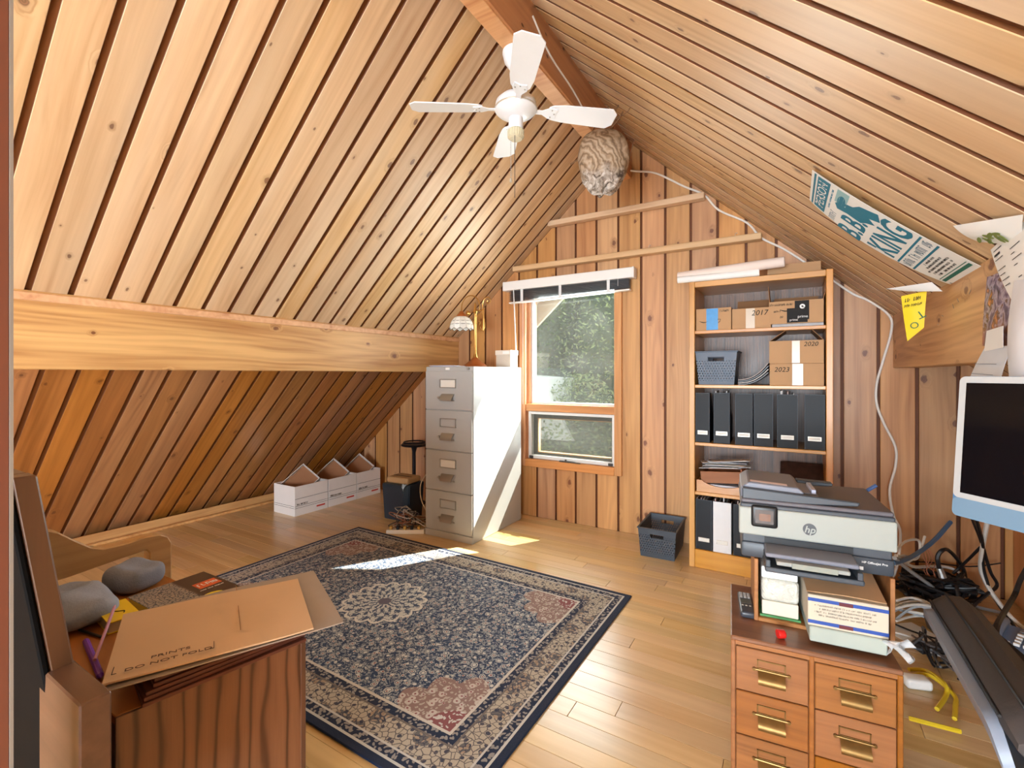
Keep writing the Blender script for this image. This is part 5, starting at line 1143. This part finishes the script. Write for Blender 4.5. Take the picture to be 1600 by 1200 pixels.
q.bump(wv.outputs['Fac'], .3, .006); M['nest'] = q.m
ns = thing('wasp_nest', 'grey brown papery wasp nest hanging on twigs under the ridge', 'wasp nest', (-.985, 2.70, 2.53))
def nestp(u, v):
    t = v; a_ = 2*PI*u
    prof = [(0, .185), (.07, .178), (.118, .15), (.145, .1), (.152, .04), (.146, -.02), (.128, -.08), (.098, -.135), (.07, -.165), (.05, -.175), (0, -.172)]
    k = t*(len(prof)-1); i = min(int(k), len(prof)-2); f = k-i; r_ = prof[i][0]*(1-f)+prof[i+1][0]*f; z = prof[i][1]*(1-f)+prof[i+1][1]*f
    w = 1+.03*math.sin(3*a_+1)+.02*math.sin(7*a_+z*40)+(.07*math.sin(11*a_+z*60)*max(0, -z-.02)/.15)
    return (r_*w*math.cos(a_), r_*w*math.sin(a_), z+(.012*math.sin(5*a_) if z < -.1 else 0))
b = B(); b.sheet(nestp, 48, 36); bmesh.ops.remove_doubles(b.bm, verts=b.bm.verts, dist=1e-4); bmesh.ops.recalc_face_normals(b.bm, faces=b.bm.faces[:]); obj('paper_shell', b, M['nest'], ns, smooth=True)
mtw = plain('twig_bark', srgb(128, 92, 62), .9)
for pts, r_ in (([(.03, 0, .15), (.06, .03, .24), (.05, .05, .31), (.07, .08, .37)], .008), ([(.05, .0, .2), (.09, .02, .25), (.11, .05, .31)], .006), ([(-.06, -.10, .02), (-.05, -.1, .12), (-.02, -.06, .21), (.0, -.03, .26)], .004), ([(-.20, -.02, .035), (-.12, -.06, .04), (-.08, -.08, .03)], .006), ([(.145, .05, .0), (.16, .06, .08), (.17, .07, .13)], .004), ([(.06, .04, .27), (.14, .05, .30), (.17, .02, .34)], .004), ([(.05, .05, .31), (.02, .06, .35), (.0, .07, .39)], .004)):
    obj('twig', B().tube(pts, lambda t, r_=r_: r_*(1-.5*t), 6, smooth=3), mtw, ns, smooth=True)
tag(obj('beam_cord', B().tube([(RX+.06, 2.0, 3.0), (RX+.054, 2.2, 2.93), (RX+.054, 2.5, 2.9), (RX+.054, 2.75, 2.84)], .005, 6, smooth=4), M['cablew']), 'thin pale cable run along the side of the ridge beam', 'cable')

# ================================================================ poster on the sloped ceiling
POX, PW, PLn = .066, .35, .63          # top edge x, width along the ridge, length down the slope
Mp = frame((POX, 2.44, zc(POX)), (0, -1, 0), (-cT, 0, sT))     # x along the text, y up the slope, z into the room
ps_ = thing('concert_poster', 'white concert poster with blue green lettering curling off the ceiling', 'poster', (0, 0, 0)); ps_.matrix_world = Mp
def pz(x, y): # how far the sheet hangs off the boards
    t = -y/PLn; return .008+.022*math.sin(PI*min(max(t, 0), 1))**.8*(1.5-x/PW)
obj('sheet', B().sheet(lambda u, v: (u*PW-.02*math.sin(PI*v)*0, -v*PLn, pz(u*PW, -v*PLn)), 12, 24, .0006), M['paper'], ps_)
plain('grey_teal_print', srgb(96, 124, 140), .7); plain('pale_teal_print2', srgb(130, 150, 160), .7)
TEAL = plain('teal_print', srgb(20, 118, 146), .7, var=.1); M['teal'] = TEAL; GRN = plain('green_print', srgb(30, 110, 96), .7)
def wrap(o):   # lay flat print onto the curled sheet
    for vtx in o.data.vertices:
        vtx.co.z = pz(vtx.co.x, vtx.co.y)+.0012+(vtx.co.z > 0)*.0003
def print_poly(nm, poly, mat):
    b = B(); b.prism(poly, 0, .0004, 'z'); bmesh.ops.triangulate(b.bm, faces=b.bm.faces[:]); bmesh.ops.subdivide_edges(b.bm, edges=b.bm.edges[:], cuts=2, use_grid_fill=True); o = obj(nm, b, mat, ps_); wrap(o); return o
def print_text(s_, x, y, size, mat, sx=1.0, bold=0.0):
    o = text('lettering', s_, size, mat, None, sx=sx, bold=bold); o.data.transform(Matrix.Translation((x, y, 0))); o.parent = ps_; wrap(o); return o
def print_marks(x, y, w, h, seed, mat):
    o = obj('printed_words', strokes(w, h, seed), mat); o.data.transform(Matrix.Translation((x, y, 0))); o.parent = ps_; wrap(o); return o
def bar(x0, x1, y0, y1, mat, nm='printed_bar'): return print_poly(nm, [(x0, y0), (x1, y0), (x1, y1), (x0, y1)], mat)
def bars(L_, mat): [bar(*q4, mat) for q4 in L_]
bars([(.01, .34, -.022, -.013)], TEAL); bar(.015, .335, -.085, -.030, TEAL, 'printed_panel'); print_text('PERSON', .178, -.0575, .058, M['paper'], 1.25)
print_marks(.21, -.099, .2, .008, 1, TEAL); print_marks(.06, -.125, .09, .03, 2, bpy.data.materials['pale_teal_print2'])
bar(.215, .335, -.165, -.115, plain('pale_teal_print', srgb(150, 190, 196), .7), 'printed_panel')
print_poly('printed_figure', [(.16, -.135), (.2, -.12), (.24, -.14), (.262, -.19), (.30, -.21), (.325, -.28), (.27, -.30), (.25, -.26), (.22, -.29), (.2, -.26), (.17, -.24), (.175, -.18)], TEAL)
print_poly('printed_figure', [(.245+.05*math.cos(2*PI*k/14), -.142+.017*math.sin(2*PI*k/14)) for k in range(14)], TEAL)
print_text('B.B.', .085, -.222, .15, TEAL, .88, .003)
print_text('KING', .175, -.362, .158, TEAL, .84, .0035)
bar(.01, .34, -.437, -.429, TEAL); print_marks(.175, -.462, .3, .036, 3, bpy.data.materials['grey_teal_print']); bar(.01, .34, -.497, -.489, TEAL)
for i in range(5): print_marks(.17, -.508-.0155*i, (.12, .17, .24, .22, .2)[i], .0095, 10+i, M['ink'])
bar(.02, .33, -.605, -.592, GRN); bar(.02, .33, -.586, -.583, GRN); print_marks(.03, -.62, .02, .01, 20, M['ink'])

# ================================================================ papers pinned to the right purlin beam and the slope
def sheet3(name, P, lab, cat, mat, nu=10, nv=10, bulge=.0, th=.0008, back=None):
    A, Bc, Cc, D_ = [Vector(p) for p in P]; c0 = (A+Bc+Cc+D_)/4; n = (Bc-A).cross(D_-A).normalized()
    def fn(u, v): return A.lerp(Bc, u).lerp(D_.lerp(Cc, u), v)+n*(bulge*math.sin(PI*v)*(.5+.5*math.sin(PI*u)))-c0
    return tag(obj(name, B().sheet(fn, nu, nv, th), mat, loc=c0, smooth=True), lab, cat), (A, Bc, Cc, D_)
yo, yp = sheet3('yellow_flyer', [(.394, 2.571, 1.594), (.473, 2.545, 1.606), (.466, 2.556, 1.455), (.417, 2.585, 1.402)], 'bright yellow flyer hanging folded from the purlin beam', 'flyer', plain('yellow_flyer_paper', srgb(236, 204, 22), .6, var=.06), bulge=-.012)
def on_sheet(parent, P, s_, u, v, size, mat, off=.004, rot=0.0):
    A, Bc, Cc, D_ = P; p = A.lerp(Bc, u).lerp(D_.lerp(Cc, u), v); n = -(Bc-A).cross(D_-A).normalized(); x = (Bc-A).normalized(); yv = (A-D_).normalized()
    x2 = x*math.cos(rot)+yv*math.sin(rot); y2 = yv*math.cos(rot)-x*math.sin(rot)
    o = text('lettering', s_, size, mat, parent); zz = x2.cross(y2)
    o.matrix_basis = Matrix.Translation(-parent.location) @ frame(p+n*off, x2, y2); return o
mgl = plain('green_letter', srgb(40, 96, 60), .6)
for s_, u, v, sz, rt in (('T', .80, .58, .045, 3.5), ('O', .48, .76, .038, 3.4)): on_sheet(yo, yp, s_, u, v, sz, mgl, .014, rt)
for v, w_, h_ in ((.13, .055, .016), (.27, .06, .012)):
    A, Bc, Cc, D_ = yp; n = -(Bc-A).cross(D_-A).normalized(); o = obj('handwriting', strokes(w_, h_, int(v*100), .3), M['ink'], yo)
    o.matrix_basis = Matrix.Translation(-yo.location) @ frame(A.lerp(D_, v).lerp(Bc.lerp(Cc, v), .5)+n*.014, Bc-A, A-D_)
wo, _ = sheet3('folded_leaflet', [(.34, 2.538, 1.626), (.468, 2.44, 1.625), (.503, 2.456, 1.588), (.412, 2.523, 1.606)], 'white folded half of a flyer sticking out below the slope', 'leaflet', M['paper'])
q = N('photo_print'); v = q.co(); f1 = q.noise(v, 26, 4, .6); f2 = q.noise(q.scale(v, (1, 1, .4)), 14, 3)
c = q.ramp(f1, [(.3, srgb(40, 34, 52)), (.42, srgb(112, 92, 128)), (.5, srgb(176, 168, 188)), (.58, srgb(96, 60, 44)), (.68, srgb(206, 130, 70)), (.8, srgb(226, 196, 160))])
sp = q.n('ShaderNodeSeparateXYZ'); q.l(v, sp.inputs[0]); q.col(q.mix(q.math('MULTIPLY', q.step(sp.outputs[2], -.02, -.09), .75), c, q.ramp(f2, [(.35, srgb(92, 48, 28)), (.6, srgb(206, 128, 62))]))); q.set(Roughness=.3)
sheet3('photo_print', [(.517, 2.010, 1.563), (.517, 1.80, 1.553), (.512, 1.79, 1.34), (.512, 2.036, 1.35)], 'colour photo print of a crowd pinned on the purlin beam', 'photo', q.m, bulge=-.004)
ro_, rp = sheet3('receipt_sheet', [(.500, 1.915, 1.628), (.500, 1.68, 1.655), (.492, 1.56, 1.46), (.492, 1.72, 1.445)], 'printed white receipt sheet pinned over the photo on the beam', 'receipt', M['paper'], bulge=-.008)
for i in range(9):
    for j, (u0, u1) in enumerate(((.10, .34), (.58, .86))):
        if (i*3+j) % 5 == 4: continue
        A, Bc, Cc, D_ = rp; P0 = A.lerp(D_, .1+.09*i); P1 = Bc.lerp(Cc, .1+.09*i); a0, a1 = P0.lerp(P1, u0), P0.lerp(P1, u1*(.8 if i % 2 else 1)); n = (Bc-A).cross(D_-A).normalized()
        th = .003 if i == 1 else .0009; fr_ = frame((a0+a1)/2+n*(-.008*math.sin(PI*(.1+.09*i))-.0006)*1.0-n*.0016, a1-a0, A-D_)
        o = obj('printed_line', B().box(-(a1-a0).length/2, (a1-a0).length/2, -th, th, -.0003, .0003), M['ink'], ro_); o.matrix_basis = Matrix.Translation(-ro_.location) @ fr_
sheet3('long_white_sheet', [(.485, 1.69, 1.50), (.485, 1.52, 1.48), (.470, 1.52, 1.20), (.470, 1.655, 1.20)], 'plain white sheet hanging below the receipt behind the computer', 'paper', plain('cool_paper', srgb(224, 226, 234), .8), bulge=-.02)
cb2, cp = sheet3('wall_calendar', [(.505, 1.985, 1.342), (.505, 1.775, 1.338), (.470, 1.76, 1.16), (.470, 2.05, 1.17)], 'white calendar page curling out above the computer screen', 'calendar', plain('calendar_paper', srgb(216, 222, 232), .7), bulge=-.012)
for i in range(4):
    A, Bc, Cc, D_ = cp; P0 = A.lerp(D_, .3+.17*i); P1 = Bc.lerp(Cc, .3+.17*i); n = (Bc-A).cross(D_-A).normalized(); o = obj('printed_row', B().box(-.09, .09, -.0008, .0008, -.0003, .0003), plain('grey_print', srgb(130, 140, 160), .7) if i == 0 else bpy.data.materials['grey_print'], cb2); o.matrix_basis = Matrix.Translation(-cb2.location) @ frame((P0+P1)/2-n*.015, P1-P0, A-D_)
nt_, np_ = sheet3('note_card', [(.503, 1.96, 1.392), (.503, 1.83, 1.396), (.50, 1.82, 1.335), (.50, 1.97, 1.33)], 'small printed card pinned between photo and calendar', 'card', M['paper'])
q4o = sheet3('botanical_print', [(.405, 1.86, 1.70), (.48, 1.62, 1.65), (.522, 1.755, 1.60), (.467, 1.885, 1.65)], 'white sheet with a painted green sprig pinned on the slope', 'print', M['paper'], bulge=-.01)[0]
rr_ = random.Random(21); mg = plain('leaf_green_print', srgb(116, 128, 62), .7, var=.25, sc=80)
for k in range(9):
    a_ = rr_.uniform(0, PI); cxp, cyp = rr_.uniform(-.016, .016), rr_.uniform(-.045, .05)
    b = B(); b.prism([(.016*math.cos(t), .006*math.sin(t)) for t in [2*PI*j/10 for j in range(10)]], -.0004, .0004, 'z'); o = obj('painted_leaf', b, mg, q4o)
    A = Vector((.4685, 1.79, 1.65)); xv = Vector((.075, -.24, -.05)).normalized(); yv = Vector((-.05, -.08, .05)); yv = (yv-xv*yv.dot(xv)).normalized(); n = xv.cross(yv)
    o.matrix_basis = Matrix.Translation(-q4o.location) @ frame(A+xv*cyp+yv*cxp+n*.013, xv*math.cos(a_)+yv*math.sin(a_), yv*math.cos(a_)-xv*math.sin(a_))
for i, (y, z, a_) in enumerate(((2.55, 1.50, .3), (2.40, 1.52, .8), (2.34, 1.535, .7), (2.2, 1.545, -.5), (2.62, 1.47, .1))):
    tag(obj('staple', B().box(-.0006, .0006, -.012, .012, -.0008, .0008), M['steelh'], loc=(.5222, y, z), rot=(a_, 0, 0)), 'old staple left in the face of the purlin beam', 'staple', 'staples in the purlin beam')

# ================================================================ outdoors: ground, pale shed roof, trees and shrubs
q = N('garden_ground'); v = q.co(); q.col(q.mix(q.noise(v, 2, 4), srgb(92, 98, 58), srgb(150, 140, 104))); q.set(Roughness=1.0)
struct(obj('ground', B().box(-40, 40, WY+1.2, 60, -2.9, -2.7), q.m))
sd = thing('garden_shed', 'pale grey shed roof seen through the window', 'shed', (-4.75, 7.6, -2.7))
obj('shed_wall', B().box(-.9, .95, -.6, .6, 0, 3.0), plain('cream_render', srgb(206, 196, 170), .9), sd)
obj('shed_roof', B().prism([(-1.2, 2.9), (1.75, 2.9), (1.15, 3.9), (-1.2, 4.05)], -.75, .8, 'y'), plain('pale_shingle', srgb(178, 176, 166), .9, var=.12, sc=30), sd)
obj('chimney', B().box(-.1, .35, -.2, .2, 3.6, 4.45), plain('pale_brick', srgb(206, 190, 166), .9), sd)
def leafmat(nm, c1, c2):
    q = N(nm); g = q.n('ShaderNodeNewGeometry'); c = q.mix(g.outputs['Random Per Island'], srgb(*c1), srgb(*c2))
    d = q.n('ShaderNodeBsdfDiffuse'); t = q.n('ShaderNodeBsdfTranslucent'); q.l(c, d.inputs[0]); q.l(c, t.inputs[0]); m = q.n('ShaderNodeMixShader'); m.inputs[0].default_value = .45
    q.l(d.outputs[0], m.inputs[1]); q.l(t.outputs[0], m.inputs[2]); q.l(m.outputs[0], q.t.nodes['Material Output'].inputs[0]); return q.m
LM = (leafmat('dark_leaves', (36, 54, 28), (86, 106, 56)), leafmat('light_leaves', (120, 136, 66), (196, 196, 130)), leafmat('mixed_leaves', (66, 84, 50), (146, 154, 106)))
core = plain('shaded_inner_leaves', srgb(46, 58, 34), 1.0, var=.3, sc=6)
def tree(lab, x, y, h, rx, rz, n, mat, ls, seed, low=.2):
    rr = random.Random(seed); t = thing('garden_tree', lab, 'tree', (x, y, -2.7)); zc_ = h-rz
    obj('trunk', B().tube([(0, 0, 0), (.05, .02, zc_*.5), (.0, .0, zc_)], lambda u: .12*(1-.4*u), 8, smooth=3), mtw, t)
    vs_, fs_ = [], []
    for i in range(n):
        while True:
            p = Vector((rr.uniform(-1, 1), rr.uniform(-1, 1), rr.uniform(-1, 1)))
            if .45 < p.length < 1: break
        p = Vector((p.x*rx, p.y*rx, zc_+p.z*rz)); a = Vector((rr.gauss(0, 1), rr.gauss(0, 1), rr.gauss(0, .7))).normalized(); b_ = a.orthogonal().normalized(); s_ = ls*rr.uniform(.6, 1.3)
        k = len(vs_); vs_ += [p-a*s_, p+b_*s_*.4, p+a*s_, p-b_*s_*.4]; fs_.append((k, k+1, k+2, k+3))
    me = bpy.data.meshes.new('crown'); me.from_pydata(vs_, [], fs_); me.materials.append(mat); link('crown', me, t)
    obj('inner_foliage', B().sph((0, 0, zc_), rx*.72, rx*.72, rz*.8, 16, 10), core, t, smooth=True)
tree('bright yellow green tree beyond the shed roof', -6.3, 9.6, 6.6, 1.5, 2.9, 13600, LM[1], 0.051, 1)
tree('tall dark tree in the middle of the window view', -4.35, 9.2, 7.4, 1.35, 3.4, 15300, LM[0], 0.048, 2)
tree('dark tree at the casing side of the window view', -2.9, 9.0, 7.2, 1.4, 3.4, 13600, LM[2], 0.048, 3)
tree('leafy shrub low before the dark trees', -3.15, 7.5, 4.0, .85, 1.3, 10200, LM[2], 0.041, 4)
tree('dark tree hidden mostly behind the gable wall', -1.2, 9.8, 7.4, 1.7, 3.5, 8500, LM[0], 0.054, 5)
tree('dark tree far behind the yellow green one', -8.4, 10.8, 7.6, 1.9, 3.6, 8500, LM[0], 0.054, 6)
tree('wide dark tree behind the others at the back of the garden', -5.2, 12.6, 8.4, 2.6, 4.0, 10200, LM[0], 0.061, 7)
tree('pale shrub under the window view beside the shed', -3.9, 8.7, 3.6, .9, 1.2, 6800, LM[1], 0.041, 8)
